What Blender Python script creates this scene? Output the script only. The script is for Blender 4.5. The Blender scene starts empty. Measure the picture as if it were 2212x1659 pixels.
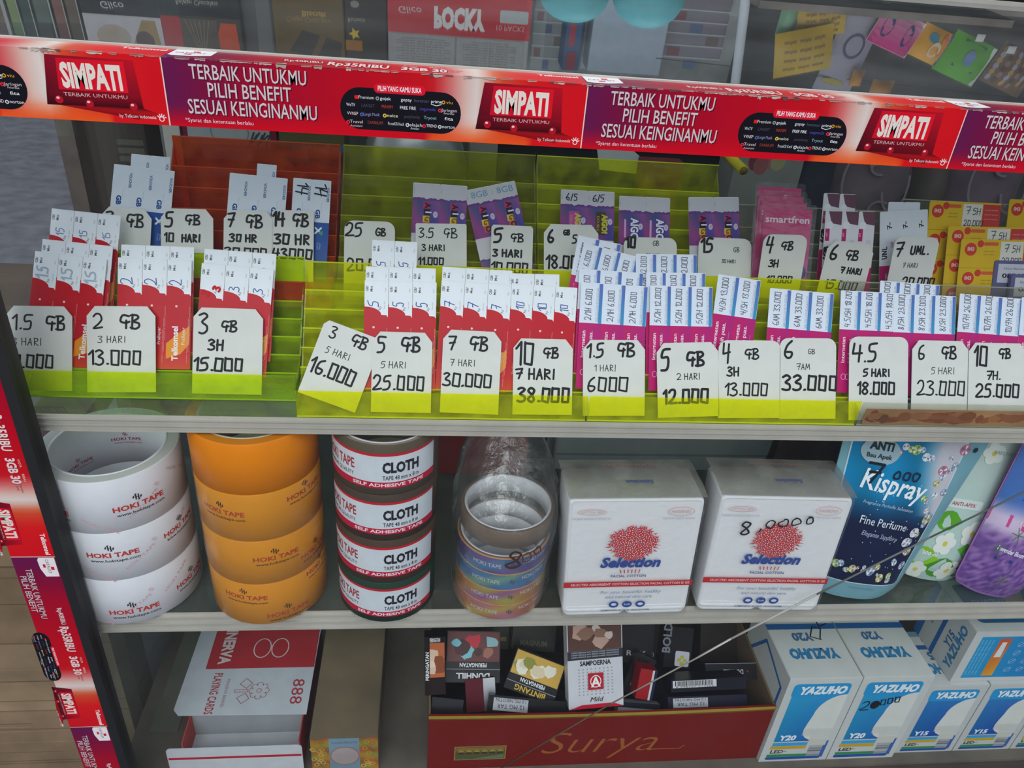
import bpy, math, random
from mathutils import Vector as V, Matrix
R_ = random.Random(7)
S = bpy.context.scene
# ---------------------------------------------------------------- camera
CAM = V((0, 0, 1.08)); FPX = 1649.2; PCX, PCY = 1106.0, 829.5
CR = V((0.99347517, -0.08602412, 0.07487946)); CU = V((-0.02022993, 0.51322568, 0.85801524)); CF = V((0.11224007, 0.85393164, -0.50813671))
cam = bpy.data.cameras.new('camera'); cam.sensor_width = 36; cam.lens = FPX / 2212 * 36; cam.clip_start = .01; cam.clip_end = 60
camo = bpy.data.objects.new('camera', cam); S.collection.objects.link(camo)
camo.matrix_world = Matrix((( CR.x, CU.x, -CF.x, CAM.x), (CR.y, CU.y, -CF.y, CAM.y), (CR.z, CU.z, -CF.z, CAM.z), (0, 0, 0, 1)))
S.camera = camo
# ---------------------------------------------------------------- light
w = bpy.data.worlds.new('overcast'); S.world = w; w.use_nodes = True
nt = w.node_tree; bg = nt.nodes['Background']
tc = nt.nodes.new('ShaderNodeTexCoord'); sp = nt.nodes.new('ShaderNodeSeparateXYZ'); cr = nt.nodes.new('ShaderNodeValToRGB')
nt.links.new(tc.outputs['Generated'], sp.inputs[0]); nt.links.new(sp.outputs['Z'], cr.inputs[0]); nt.links.new(cr.outputs[0], bg.inputs[0])
cr.color_ramp.elements[0].color = (.20, .20, .21, 1); cr.color_ramp.elements[1].color = (.80, .88, 1, 1)
cr.color_ramp.elements[0].position = .0; cr.color_ramp.elements[1].position = .5
bg.inputs[1].default_value = 1.25
def area(name, loc, tgt, size, power, col=(1, 1, 1)):
    l = bpy.data.lights.new(name, 'AREA'); l.energy = power; l.size = size; l.color = col
    o = bpy.data.objects.new(name, l); S.collection.objects.link(o); o.location = loc
    o.rotation_euler = (V(tgt) - V(loc)).to_track_quat('-Z', 'Y').to_euler(); return o
area('street_sky_light', (-.4, -1.6, 2.6), (.2, .7, .7), 1.8, 42, (.96, .98, 1))
area('rack_fill_light', (.6, 1.9, 2.5), (.4, 1.2, 1.0), .8, 18, (.95, .98, 1))  # unseen added lamp, brightens the rack goods mirrored in the top glass
S.view_settings.view_transform = 'Standard'; S.view_settings.look = 'None'; S.view_settings.gamma = 1
S.view_settings.use_curve_mapping = False; S.view_settings.exposure = .06
S.cycles.transparent_max_bounces = 28; S.cycles.max_bounces = 7; S.cycles.diffuse_bounces = 3; S.cycles.glossy_bounces = 4
S.cycles.caustics_reflective = False; S.cycles.caustics_refractive = False
# ---------------------------------------------------------------- measuring helpers
def ray(x, y): return CF + CR * ((x - PCX) / FPX) - CU * ((y - PCY) / FPX)
def onY(x, y, Y): d = ray(x, y); return CAM + d * (Y / d.y)
def onZ(x, y, z): d = ray(x, y); return CAM + d * ((z - CAM.z) / d.z)
def onX(x, y, X): d = ray(x, y); return CAM + d * (X / d.x)
def onP(x, y, p, n): d = ray(x, y); return CAM + d * ((V(p) - CAM).dot(n) / d.dot(n))
# ---------------------------------------------------------------- colour, materials
def lin(c):
    if isinstance(c, str):
        c = [int(c[i:i+2], 16) / 255 for i in (0, 2, 4)]
    return tuple((v / 12.92 if v <= .04045 else ((v + .055) / 1.055) ** 2.4) for v in c[:3]) + (1,)
MATS = {}
def mat(name, rough=.5, attr=True, col=None, metal=0, grime=.12, gscale=60, coat=0, bump=0, spec=.5, fine=None):
    m = bpy.data.materials.new(name); m.use_nodes = True; n = m.node_tree.nodes; L = m.node_tree.links
    b = n['Principled BSDF']; b.inputs['Roughness'].default_value = rough; b.inputs['Metallic'].default_value = metal
    b.inputs['Specular IOR Level'].default_value = spec
    if coat: b.inputs['Coat Weight'].default_value = coat; b.inputs['Coat Roughness'].default_value = .08
    if attr: a = n.new('ShaderNodeAttribute'); a.attribute_name = 'tint'; src = a.outputs['Color']
    else: a = n.new('ShaderNodeRGB'); a.outputs[0].default_value = lin(col); src = a.outputs[0]
    t = n.new('ShaderNodeTexCoord'); no = n.new('ShaderNodeTexNoise'); no.inputs['Scale'].default_value = gscale; no.inputs['Detail'].default_value = 6
    L.new(t.outputs['Object'], no.inputs['Vector'])
    mr = n.new('ShaderNodeMapRange'); mr.inputs['From Min'].default_value = .3; mr.inputs['From Max'].default_value = .7
    mr.inputs['To Min'].default_value = 1 - grime; mr.inputs['To Max'].default_value = 1
    L.new(no.outputs['Fac'], mr.inputs['Value'])
    mx = n.new('ShaderNodeMix'); mx.data_type = 'RGBA'; mx.blend_type = 'MULTIPLY'; mx.inputs['Factor'].default_value = 1
    L.new(src, mx.inputs['A']); L.new(mr.outputs[0], mx.inputs['B']); L.new(mx.outputs['Result'], b.inputs['Base Color'])
    if bump:
        bp = n.new('ShaderNodeBump'); bp.inputs['Strength'].default_value = bump; bp.inputs['Distance'].default_value = .002
        L.new(no.outputs['Fac'], bp.inputs['Height']); L.new(bp.outputs[0], b.inputs['Normal'])
    MATS[name] = m; return m
mat('paper', .6, grime=.07, spec=.2); mat('gloss', .32, grime=.06, spec=.14); mat('foil', .3, metal=.55, grime=.1, gscale=25, bump=.35)
mat('satin', .5, grime=.1, spec=.15); mat('cotton', .9, grime=.03, gscale=150, bump=.25, spec=.1)
mat('dusty_board', .85, grime=.45, gscale=14, bump=.2); mat('fabric', .9, grime=.35, gscale=22, bump=.6)
mat('aluminium', .45, attr=False, col='bdb7ad', metal=.1, grime=.13, gscale=30)
mat('rubber', .6, attr=False, col='17171a', grime=.2)
def glassy(name, tint=(1, 1, 1), ior=1.45, rough=0, boost=1, dust=0, dustcol=(.6, .6, .58), scratch=0, gs=8):
    m = bpy.data.materials.new(name); m.use_nodes = True; n = m.node_tree.nodes; L = m.node_tree.links; n.remove(n['Principled BSDF'])
    out = n['Material Output']; tr = n.new('ShaderNodeBsdfTransparent'); tr.inputs[0].default_value = (*tint, 1)
    gl = n.new('ShaderNodeBsdfGlossy'); gl.inputs['Roughness'].default_value = rough; gl.inputs['Color'].default_value = (1, 1, 1, 1)
    fr = n.new('ShaderNodeFresnel'); ge = n.new('ShaderNodeNewGeometry'); io = n.new('ShaderNodeMapRange'); io.inputs['To Min'].default_value = ior; io.inputs['To Max'].default_value = 1 / ior; L.new(ge.outputs['Backfacing'], io.inputs['Value']); L.new(io.outputs[0], fr.inputs[0])
    mu = n.new('ShaderNodeMath'); mu.operation = 'MULTIPLY'; mu.inputs[1].default_value = boost; mu.use_clamp = True
    L.new(fr.outputs[0], mu.inputs[0]); mx = n.new('ShaderNodeMixShader'); L.new(mu.outputs[0], mx.inputs[0]); L.new(tr.outputs[0], mx.inputs[1]); L.new(gl.outputs[0], mx.inputs[2])
    last = mx
    t = n.new('ShaderNodeTexCoord'); no = n.new('ShaderNodeTexNoise'); no.inputs['Scale'].default_value = gs; no.inputs['Detail'].default_value = 7
    L.new(t.outputs['Object'], no.inputs['Vector'])
    if dust:
        df = n.new('ShaderNodeBsdfDiffuse'); df.inputs[0].default_value = (*dustcol, 1)
        mr = n.new('ShaderNodeMapRange'); mr.inputs['From Min'].default_value = .35; mr.inputs['From Max'].default_value = .75; mr.inputs['To Min'].default_value = dust * .45; mr.inputs['To Max'].default_value = dust * 1.5
        L.new(no.outputs['Fac'], mr.inputs['Value']); m2 = n.new('ShaderNodeMixShader'); L.new(mr.outputs[0], m2.inputs[0]); L.new(last.outputs[0], m2.inputs[1]); L.new(df.outputs[0], m2.inputs[2]); last = m2
    if scratch:
        bp = n.new('ShaderNodeBump'); bp.inputs['Strength'].default_value = scratch; bp.inputs['Distance'].default_value = .004; L.new(no.outputs['Fac'], bp.inputs['Height']); L.new(bp.outputs[0], gl.inputs['Normal'])
    L.new(last.outputs[0], out.inputs[0]); MATS[name] = m; return m
glassy('glass', (.975, .985, .975), 1.45, 0, .33, .003, (.7, .72, .72))
glassy('glass_dusty', (.86, .92, .90), 1.45, .02, 1, .34, (.34, .37, .34), gs=5)
glassy('top_glass', (.62, .66, .67), 1.5, .012, 1.05, .05, (.5, .52, .52))
glassy('shelf_glass', (.80, .90, .86), 1.45, .0, 1, .05)
glassy('film', (.98, .98, .98), 1.5, .12, .7, .012, (.8, .8, .8), scratch=.9, gs=45)
glassy('film_bag', (.95, .95, .95), 1.5, .06, 1.7, .05, (.7, .7, .68), scratch=1.0, gs=55)
glassy('film_grey', (.62, .61, .58), 1.5, .12, 1.2, .42, (.36, .35, .32), scratch=.7, gs=30)  # gusset film on the cotton packs; its dense grey also paints in their top shade
glassy('acrylic_yellow', (.99, 1, .02), 1.45, .03, .7, .14, (.80, .84, .02), gs=60)
glassy('acrylic_olive', (.90, .92, .10), 1.45, .03, .8, .17, (.50, .52, .04), gs=60)
glassy('acrylic_green', (.92, 1, .03), 1.45, .03, .7, .15, (.55, .72, .02), gs=60)
glassy('acrylic_orange', (.95, .26, .05), 1.45, .04, .8, .30, (.62, .13, .02), gs=60)
glassy('acrylic_clear', (.90, .90, .84), 1.45, .03, .8, .10, (.5, .5, .45), gs=40)
# ---------------------------------------------------------------- mesh builder
class MB:
    def __init__(s, m='paper'): s.v = []; s.f = []; s.c = []; s.mi = []; s.sm = []; s.mats = [m]
    def mi_(s, m):
        if m is None: return 0
        if m not in s.mats: s.mats.append(m)
        return s.mats.index(m)
    def add(s, vs, fs, c='ffffff', m=None, smooth=False):
        b = len(s.v); k = s.mi_(m); s.v += [tuple(p) for p in vs]
        if isinstance(c, list): s.c += c
        else:
            cl = lin(c); s.c += [cl] * len(vs)
        for f in fs: s.f.append(tuple(b + i for i in f)); s.mi.append(k); s.sm.append(smooth)
    def box(s, x0, y0, z0, x1, y1, z1, c='ffffff', m=None):
        vs = [(x, y, z) for z in (z0, z1) for y in (y0, y1) for x in (x0, x1)]
        s.add(vs, [(0, 1, 5, 4), (1, 3, 7, 5), (3, 2, 6, 7), (2, 0, 4, 6), (4, 5, 7, 6), (0, 2, 3, 1)], c, m)
    def rbox(s, x0, y0, z0, x1, y1, z1, r, c='ffffff', m=None, n=3):
        # upright box with rounded vertical edges
        pts = []
        for cx, cy, a0 in ((x1 - r, y1 - r, 0), (x0 + r, y1 - r, 90), (x0 + r, y0 + r, 180), (x1 - r, y0 + r, 270)):
            for i in range(n + 1): a = math.radians(a0 + 90 * i / n); pts.append((cx + r * math.cos(a), cy + r * math.sin(a)))
        s.prism(pts, z0, z1, c, m)
    def prism(s, pts, z0, z1, c='ffffff', m=None):
        n = len(pts); vs = [(x, y, z0) for x, y in pts] + [(x, y, z1) for x, y in pts]
        s.add(vs, [(i, (i + 1) % n, n + (i + 1) % n, n + i) for i in range(n)] + [tuple(range(n, 2 * n)), tuple(range(n - 1, -1, -1))], c, m)
    def slab(s, pts, y0, y1, c='ffffff', m=None):
        # polygon in x,z (counter-clockwise seen from -y), from y0 (front) to y1 (back)
        n = len(pts); vs = [(x, y0, z) for x, z in pts] + [(x, y1, z) for x, z in pts]
        s.add(vs, [(i, n + i, n + (i + 1) % n, (i + 1) % n) for i in range(n)] + [tuple(range(n)), tuple(range(2 * n - 1, n - 1, -1))], c, m)
    def loft(s, x0, z0, x1, z1, r, prof, c='ffffff', m=None, k=4, shear=0, smooth=True):
        # rounded outline swept through depth; prof = [(y, inset)]
        vs = []; n = 0
        for y, i in prof:
            P = rr(x0 + i, z0 + i, x1 - i, z1 - i, max(.0002, r - i * .5), k); n = len(P); vs += [(x + shear * z, y, z) for x, z in P]
        q = len(prof); fs = [(a * n + i, (a + 1) * n + i, (a + 1) * n + (i + 1) % n, a * n + (i + 1) % n) for a in range(q - 1) for i in range(n)]
        s.add(vs, fs, c, m, smooth); s.add(vs[:n], [tuple(range(n))], c, m); s.add(vs[-n:], [tuple(range(n))[::-1]], c, m)
    def lathe(s, prof, c='ffffff', m=None, n=48, closed=True, smooth=True):
        k = len(prof); vs = []
        for i in range(n):
            a = 2 * math.pi * i / n
            for r, z in prof: vs.append((r * math.sin(a), -r * math.cos(a), z))
        fs = []
        for i in range(n):
            j = (i + 1) % n
            for q in range(k if closed else k - 1):
                p = (q + 1) % k; fs.append((i * k + q, j * k + q, j * k + p, i * k + p))
        s.add(vs, fs, c, m, smooth)
    def tube(s, p, r, c='ffffff', m=None, n=8):
        vs = []; P = [V(q) for q in p]
        for i, q in enumerate(P):
            t = (P[min(i + 1, len(P) - 1)] - P[max(i - 1, 0)]).normalized(); a = t.orthogonal().normalized(); b = t.cross(a)
            rr = r[i] if isinstance(r, (list, tuple)) else r
            for k in range(n): vs.append(q + a * rr * math.cos(2 * math.pi * k / n) + b * rr * math.sin(2 * math.pi * k / n))
        fs = [(i * n + k, i * n + (k + 1) % n, (i + 1) * n + (k + 1) % n, (i + 1) * n + k) for i in range(len(P) - 1) for k in range(n)]
        fs += [tuple(range(n - 1, -1, -1)), tuple((len(P) - 1) * n + k for k in range(n))]
        s.add(vs, fs, c, m, True)
    def canvas(s, cv, M, m=None):
        for q, (vs, fs, cl, layer, fin) in enumerate(cv.ops):
            ww = (layer + 1) * cv.lay + (q % 16) * 1.7e-6; s.add([M(x, y, ww) for x, y in vs], fs, cl, fin or m)
    def build(s, name, parent=None, mw=None):
        me = bpy.data.meshes.new(name); me.from_pydata(s.v, [], s.f)
        for q in s.mats: me.materials.append(MATS[q])
        me.polygons.foreach_set('material_index', s.mi); me.polygons.foreach_set('use_smooth', s.sm)
        at = me.color_attributes.new('tint', 'FLOAT_COLOR', 'POINT'); at.data.foreach_set('color', [x for c in s.c for x in c]); me.update()
        o = bpy.data.objects.new(name, me); S.collection.objects.link(o)
        if parent: o.parent = parent
        if mw: o.matrix_local = mw
        return o
flat = lambda x, y, w: (x, -w, y)                 # canvas on a face that looks to -y
def flat_at(ox, oy, oz): return lambda x, y, w: (ox + x, oy - w, oz + y)
def top_at(ox, oy, oz): return lambda x, y, w: (ox + x, oy + y, oz + w)      # canvas on a face that looks up
def left_at(ox, oy, oz): return lambda x, y, w: (ox - w, oy - x, oz + y)     # face that looks to -x (x runs towards the viewer)
def cyl(R, z0=0, a0=0): return lambda x, y, w: ((R + w) * math.sin(x / R + a0), -(R + w) * math.cos(x / R + a0), z0 + y)
def cyl_in(R, z0=0): return lambda x, y, w: ((R - w) * math.sin(x / R), (R - w) * math.cos(x / R), z0 + y)
# ---------------------------------------------------------------- flat print
_T = {}
def glyphs(t, bold, res):
    k = (t, bold, res)
    if k not in _T:
        c = bpy.data.curves.new('t', 'FONT'); c.body = t; c.offset = bold; c.resolution_u = res; o = bpy.data.objects.new('t', c)
        S.collection.objects.link(o); dg = bpy.context.evaluated_depsgraph_get(); me = o.evaluated_get(dg).to_mesh()
        vs = [(v.co.x, v.co.y) for v in me.vertices]; fs = [tuple(p.vertices) for p in me.polygons]
        o.evaluated_get(dg).to_mesh_clear(); bpy.data.objects.remove(o); bpy.data.curves.remove(c); _T[k] = (vs, fs)
    return _T[k]
_hv = [v[1] for v in glyphs('H', 0, 2)[0]]; CAPH = max(_hv)
HF = {'0': [[(.12, 1), (.06, .05), (.52, 0), (.58, .95), (.1, .97)]], '1': [[(.05, .72), (.32, 1), (.28, 0)]],
 '2': [[(.02, .8), (.2, 1), (.45, .95), (.5, .65), (.3, .3), (0, .02), (.6, .05)]], '3': [[(.05, .92), (.3, 1), (.52, .85), (.2, .55), (.5, .4), (.5, .12), (.25, 0), (0, .06)]],
 '4': [[(.12, 1), (.04, .45), (.6, .5)], [(.48, .95), (.42, 0)]], '5': [[(.58, 1), (.16, .95), (.1, .58), (.42, .6), (.5, .3), (.35, .05), (0, 0)]],
 '6': [[(.48, 1), (.2, .75), (.06, .3), (.2, .02), (.48, .08), (.5, .35), (.1, .4)]], '7': [[(0, .95), (.58, 1), (.22, 0)], [(.08, .5), (.52, .55)]],
 '8': [[(.3, .52), (.08, .75), (.25, 1), (.5, .82), (.3, .52), (.05, .22), (.25, 0), (.5, .2), (.3, .52)]], '9': [[(.5, .6), (.15, .6), (.12, .95), (.48, .95), (.5, .5), (.3, 0)]],
 'G': [[(.62, .92), (.2, .95), (.08, .5), (.4, .42), (.62, .5)], [(.46, .6), (.4, 0)]], 'g': [[(.6, .85), (.3, 1), (.05, .6), (.08, .12), (.4, 0), (.6, .4), (.3, .45)]],
 'B': [[(.14, 1), (.1, 0)], [(0, .98), (.42, 1), (.5, .75), (.15, .52), (.52, .4), (.55, .12), (.3, 0), (0, .04)]], 'H': [[(.05, 1), (.02, 0)], [(.5, 1), (.48, 0)], [(.03, .5), (.5, .52)]],
 'A': [[(0, 0), (.28, 1), (.5, 0)], [(.1, .35), (.46, .38)]], 'R': [[(.08, 1), (.05, 0)], [(.06, .97), (.45, .9), (.42, .6), (.08, .5), (.5, 0)]], 'I': [[(.15, 1), (.12, 0)]], 'i': [[(.15, .62), (.12, 0)], [(.16, .85), (.17, .9)]],
 'N': [[(.02, 0), (.05, 1), (.45, 0), (.5, 1)]], 'M': [[(0, 0), (.08, 1), (.3, .3), (.5, 1), (.58, 0)]], 'O': [[(.28, 1), (.05, .6), (.15, .05), (.45, .1), (.5, .7), (.28, 1)]], 'U': [[(.02, 1), (.05, .1), (.42, .05), (.5, 1)]], 'T': [[(0, .95), (.55, 1)], [(.28, .97), (.25, 0)]],
 'L': [[(.05, 1), (.02, .02), (.42, .03)]], '.': [[(.08, .04), (.14, .06)]], ',': [[(.14, .1), (.06, -.12)]], '/': [[(.4, 1.05), (.02, -.1)]], '-': [[(.05, .45), (.42, .48)]], 'o': [[(.25, .6), (.05, .4), (.12, .05), (.42, .08), (.48, .5), (.25, .6)]]}
HW = {'1': .45, 'I': .3, 'i': .3, '.': .28, ',': .26, '/': .5, ' ': .4, 'M': .8}
class Cv:
    def __init__(s, lay=.00006): s.ops = []; s.lay = lay; s.L = 0; s.seg = None
    def _a(s, vs, fs, c, fin=None):
        if not isinstance(c, list): c = [lin(c)] * len(vs)
        s.ops.append((vs, fs, c, s.L, fin))
    def rect(s, x0, y0, x1, y1, c, fin=None):
        if s.seg:
            n = max(1, math.ceil(abs(x1 - x0) / s.seg)); return s.grad(x0, y0, x1, y1, lambda a, b: c, n, 1, fin)
        s._a([(x0, y0), (x1, y0), (x1, y1), (x0, y1)], [(0, 1, 2, 3)], c, fin)
    def grad(s, x0, y0, x1, y1, fn, nx=8, ny=4, fin=None):
        vs = [(x0 + (x1 - x0) * i / nx, y0 + (y1 - y0) * j / ny) for j in range(ny + 1) for i in range(nx + 1)]
        cs = [lin(fn(i / nx, j / ny)) for j in range(ny + 1) for i in range(nx + 1)]
        s._a(vs, [(j * (nx + 1) + i, j * (nx + 1) + i + 1, (j + 1) * (nx + 1) + i + 1, (j + 1) * (nx + 1) + i) for j in range(ny) for i in range(nx)], cs, fin)
    def poly(s, pts, c, fin=None): s._a(list(pts), [tuple(range(len(pts)))], c, fin)
    def ell(s, x, y, rx, ry, c, n=16, fin=None): s.poly([(x + rx * math.cos(2 * math.pi * i / n), y + ry * math.sin(2 * math.pi * i / n)) for i in range(n)], c, fin)
    def ring(s, x, y, rx, ry, t, c, n=24):
        vs = []; 
        for i in range(n): a = 2 * math.pi * i / n; vs += [(x + rx * math.cos(a), y + ry * math.sin(a)), (x + (rx - t) * math.cos(a), y + (ry - t) * math.sin(a))]
        s._a(vs, [(2 * i, 2 * ((i + 1) % n), 2 * ((i + 1) % n) + 1, 2 * i + 1) for i in range(n)], c)
    def rrect(s, x0, y0, x1, y1, r, c, fin=None, k=4): s.poly(rr(x0, y0, x1, y1, r, k), c, fin)
    def text(s, t, x, y, h, c='ffffff', w=None, rot=0, bold=0, shear=0, al='c', res=2, flipx=False):
        vs, fs = glyphs(t, bold, res)
        if not vs: return
        x0 = min(v[0] for v in vs); x1 = max(v[0] for v in vs); k = h / CAPH; kx = k if w is None else w / max(1e-6, x1 - x0)
        W = (x1 - x0) * kx; ox = {'c': -W / 2, 'l': 0, 'r': -W}[al]; ca, sa = math.cos(math.radians(rot)), math.sin(math.radians(rot)); o = []
        for vx, vy in vs:
            a = (vx - x0) * kx + ox + shear * vy * k; b = vy * k
            o.append((x + a * ca - b * sa, y + a * sa + b * ca))
        s._a(o, fs, c)
    def line(s, pts, w, c, join=True):
        for i in range(len(pts) - 1):
            (ax, ay), (bx, by) = pts[i], pts[i + 1]; dx, dy = bx - ax, by - ay; l = math.hypot(dx, dy) or 1e-9; nx, ny = -dy / l * w / 2, dx / l * w / 2
            s.poly([(ax + nx, ay + ny), (ax - nx, ay - ny), (bx - nx, by - ny), (bx + nx, by + ny)], c)
        if join:
            for p in pts: s.ell(p[0], p[1], w / 2, w / 2, c, 6)
    def hand(s, t, x, y, h, wd, c='1b1b1d', rot=0, sx=1.0, al='l', jit=.04, rnd=None):
        rnd = rnd or R_; ca, sa = math.cos(math.radians(rot)), math.sin(math.radians(rot)); tot = sum(HW.get(q, .72) for q in t) * h * sx
        cx = {'l': 0, 'c': -tot / 2}[al]
        for q in t:
            for st in HF.get(q, []):
                P = []
                for a, b in st:
                    a = cx + (a + rnd.uniform(-jit, jit)) * h * sx; b = (b + rnd.uniform(-jit, jit)) * h
                    P.append((x + a * ca - b * sa, y + a * sa + b * ca))
                if q not in '0147.,/-HILTNMAi' and len(P) > 3:
                    Q = [P[0]]
                    for k in range(len(P) - 1):
                        p0, p1, p2, p3 = P[max(0, k - 1)], P[k], P[k + 1], P[min(len(P) - 1, k + 2)]
                        if st[0] == st[-1]: p0 = P[k - 1] if k else P[-2]; p3 = P[k + 2] if k < len(P) - 2 else P[1]
                        for t in (.33, .67, 1): Q.append(tuple(.5 * (2 * p1[i] + (p2[i] - p0[i]) * t + (2 * p0[i] - 5 * p1[i] + 4 * p2[i] - p3[i]) * t * t + (3 * p1[i] - p0[i] - 3 * p2[i] + p3[i]) * t ** 3) for i in (0, 1)))
                    P = Q
                s.line(P, wd * 1.12, c)
            cx += HW.get(q, .72) * h * sx
def rr(x0, y0, x1, y1, r, k=4):
    P = []
    for cx, cy, a0 in ((x1 - r, y1 - r, 0), (x0 + r, y1 - r, 90), (x0 + r, y0 + r, 180), (x1 - r, y0 + r, 270)):
        for i in range(k + 1): a = math.radians(a0 + 90 * i / k); P.append((cx + r * math.cos(a), cy + r * math.sin(a)))
    return P
# ---------------------------------------------------------------- object helpers
def thing(name, label, cat, mw=None, group=None, loc=None):
    o = bpy.data.objects.new(name, None); o.empty_display_size = .02; S.collection.objects.link(o)
    if mw: o.matrix_world = mw
    if loc: o.location = loc
    o['label'] = label; o['category'] = cat
    if group: o['group'] = group
    return o
def tag(o, label, cat, group=None, kind=None):
    o['label'] = label; o['category'] = cat
    if group: o['group'] = group
    if kind: o['kind'] = kind
    return o
def struct(o): o['kind'] = 'structure'; return o
def basis(o, u, v):          # local x = u, local z = v, local -y faces the viewer
    u = u.normalized(); v = (v - u * v.dot(u)).normalized(); n = v.cross(u)   # +y = away from the viewer
    return Matrix(((u.x, n.x, v.x, o.x), (u.y, n.y, v.y, o.y), (u.z, n.z, v.z, o.z), (0, 0, 0, 1)))
def pxplane(TL, TR, BL, Y, lean=0, yaw=0):
    """three measured corners of a face on a plane at depth Y (through the face's centre), leaning back; gives matrix at bottom left, width, height"""
    cx, cy = (TR[0] + BL[0]) / 2, (TR[1] + BL[1]) / 2; p = onY(cx, cy, Y); a = math.radians(lean); b = math.radians(yaw)
    n = V((math.sin(b) * math.cos(a), -math.cos(b) * math.cos(a), math.sin(a)))
    tl, tr, bl = (onP(q[0], q[1], p, n) for q in (TL, TR, BL))
    u = tr - tl; v = tl - bl; return basis(bl, u, v), u.length, v.length
# ================================================================ the setting
ZF = .286; Z2 = .543; Z1 = .751; ZT = 1.0063        # case floor, lower shelf, upper shelf, rail top
m = MB('dusty_board'); m.box(-7, -5, -.05, 7, 8, 0, '76757d'); struct(m.build('floor'))
m = MB('dusty_board'); m.box(-7, 6.4, 0, 7, 6.5, 3.2, '6e6f78'); struct(m.build('wall_back'))
m = MB('dusty_board'); m.box(3.6, .2, 0, 3.7, 6.4, 3.2, '6b6a70'); struct(m.build('wall_right'))
m = MB('dusty_board'); m.box(-.45, .6, 3.2, 7, 6.5, 3.3, '8b8b8d'); struct(m.build('ceiling'))
# wooden bench front left of the case
bench = thing('wooden_bench', 'brown wooden bench with fine horizontal grain left of the glass case', 'bench', loc=(-.9, .62, 0))
for k in range(5):
    m = MB('dusty_board'); z0 = .02 + k * .115; m.box(-.62, 0, z0, .555, .03, z0 + .112, ['9a8062', '937a5e', '9d8466', '8f775a', '977e60'][k])
    for q in range(22):
        zz = z0 + .003 + q * .0048 + R_.uniform(-.001, .001); a = R_.uniform(-.6, .2); m.box(a, -.0004, zz, a + R_.uniform(.15, .5), 0, zz + R_.uniform(.0004, .0012), R_.choice(['715a43', '7c644a', 'a58b6c']))
    m.build('plank', bench)
m = MB('dusty_board'); m.box(-.62, -.02, .60, .555, .45, .625, '54433a'); m.build('bench_top', bench)
for x in (-.6, .5):
    m = MB('dusty_board'); m.box(x, .03, 0, x + .05, .08, .60, '5e4c3c'); m.build('leg', bench)

# ================================================================ the display case
case = thing('display_case', 'aluminium framed glass display case with red advert strips on its rail and left post', 'display case', loc=(0, 0, 0))
XL, XR, YB = -.313, 1.25, 1.08
m = MB('aluminium'); m.box(-.33, .470, ZT - .0368, XR, .4985, ZT - .0004); m.box(-.33, .4985, ZT - .0024, XR, .503, ZT + .001)
rail = m.build('top_rail', case)
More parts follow.
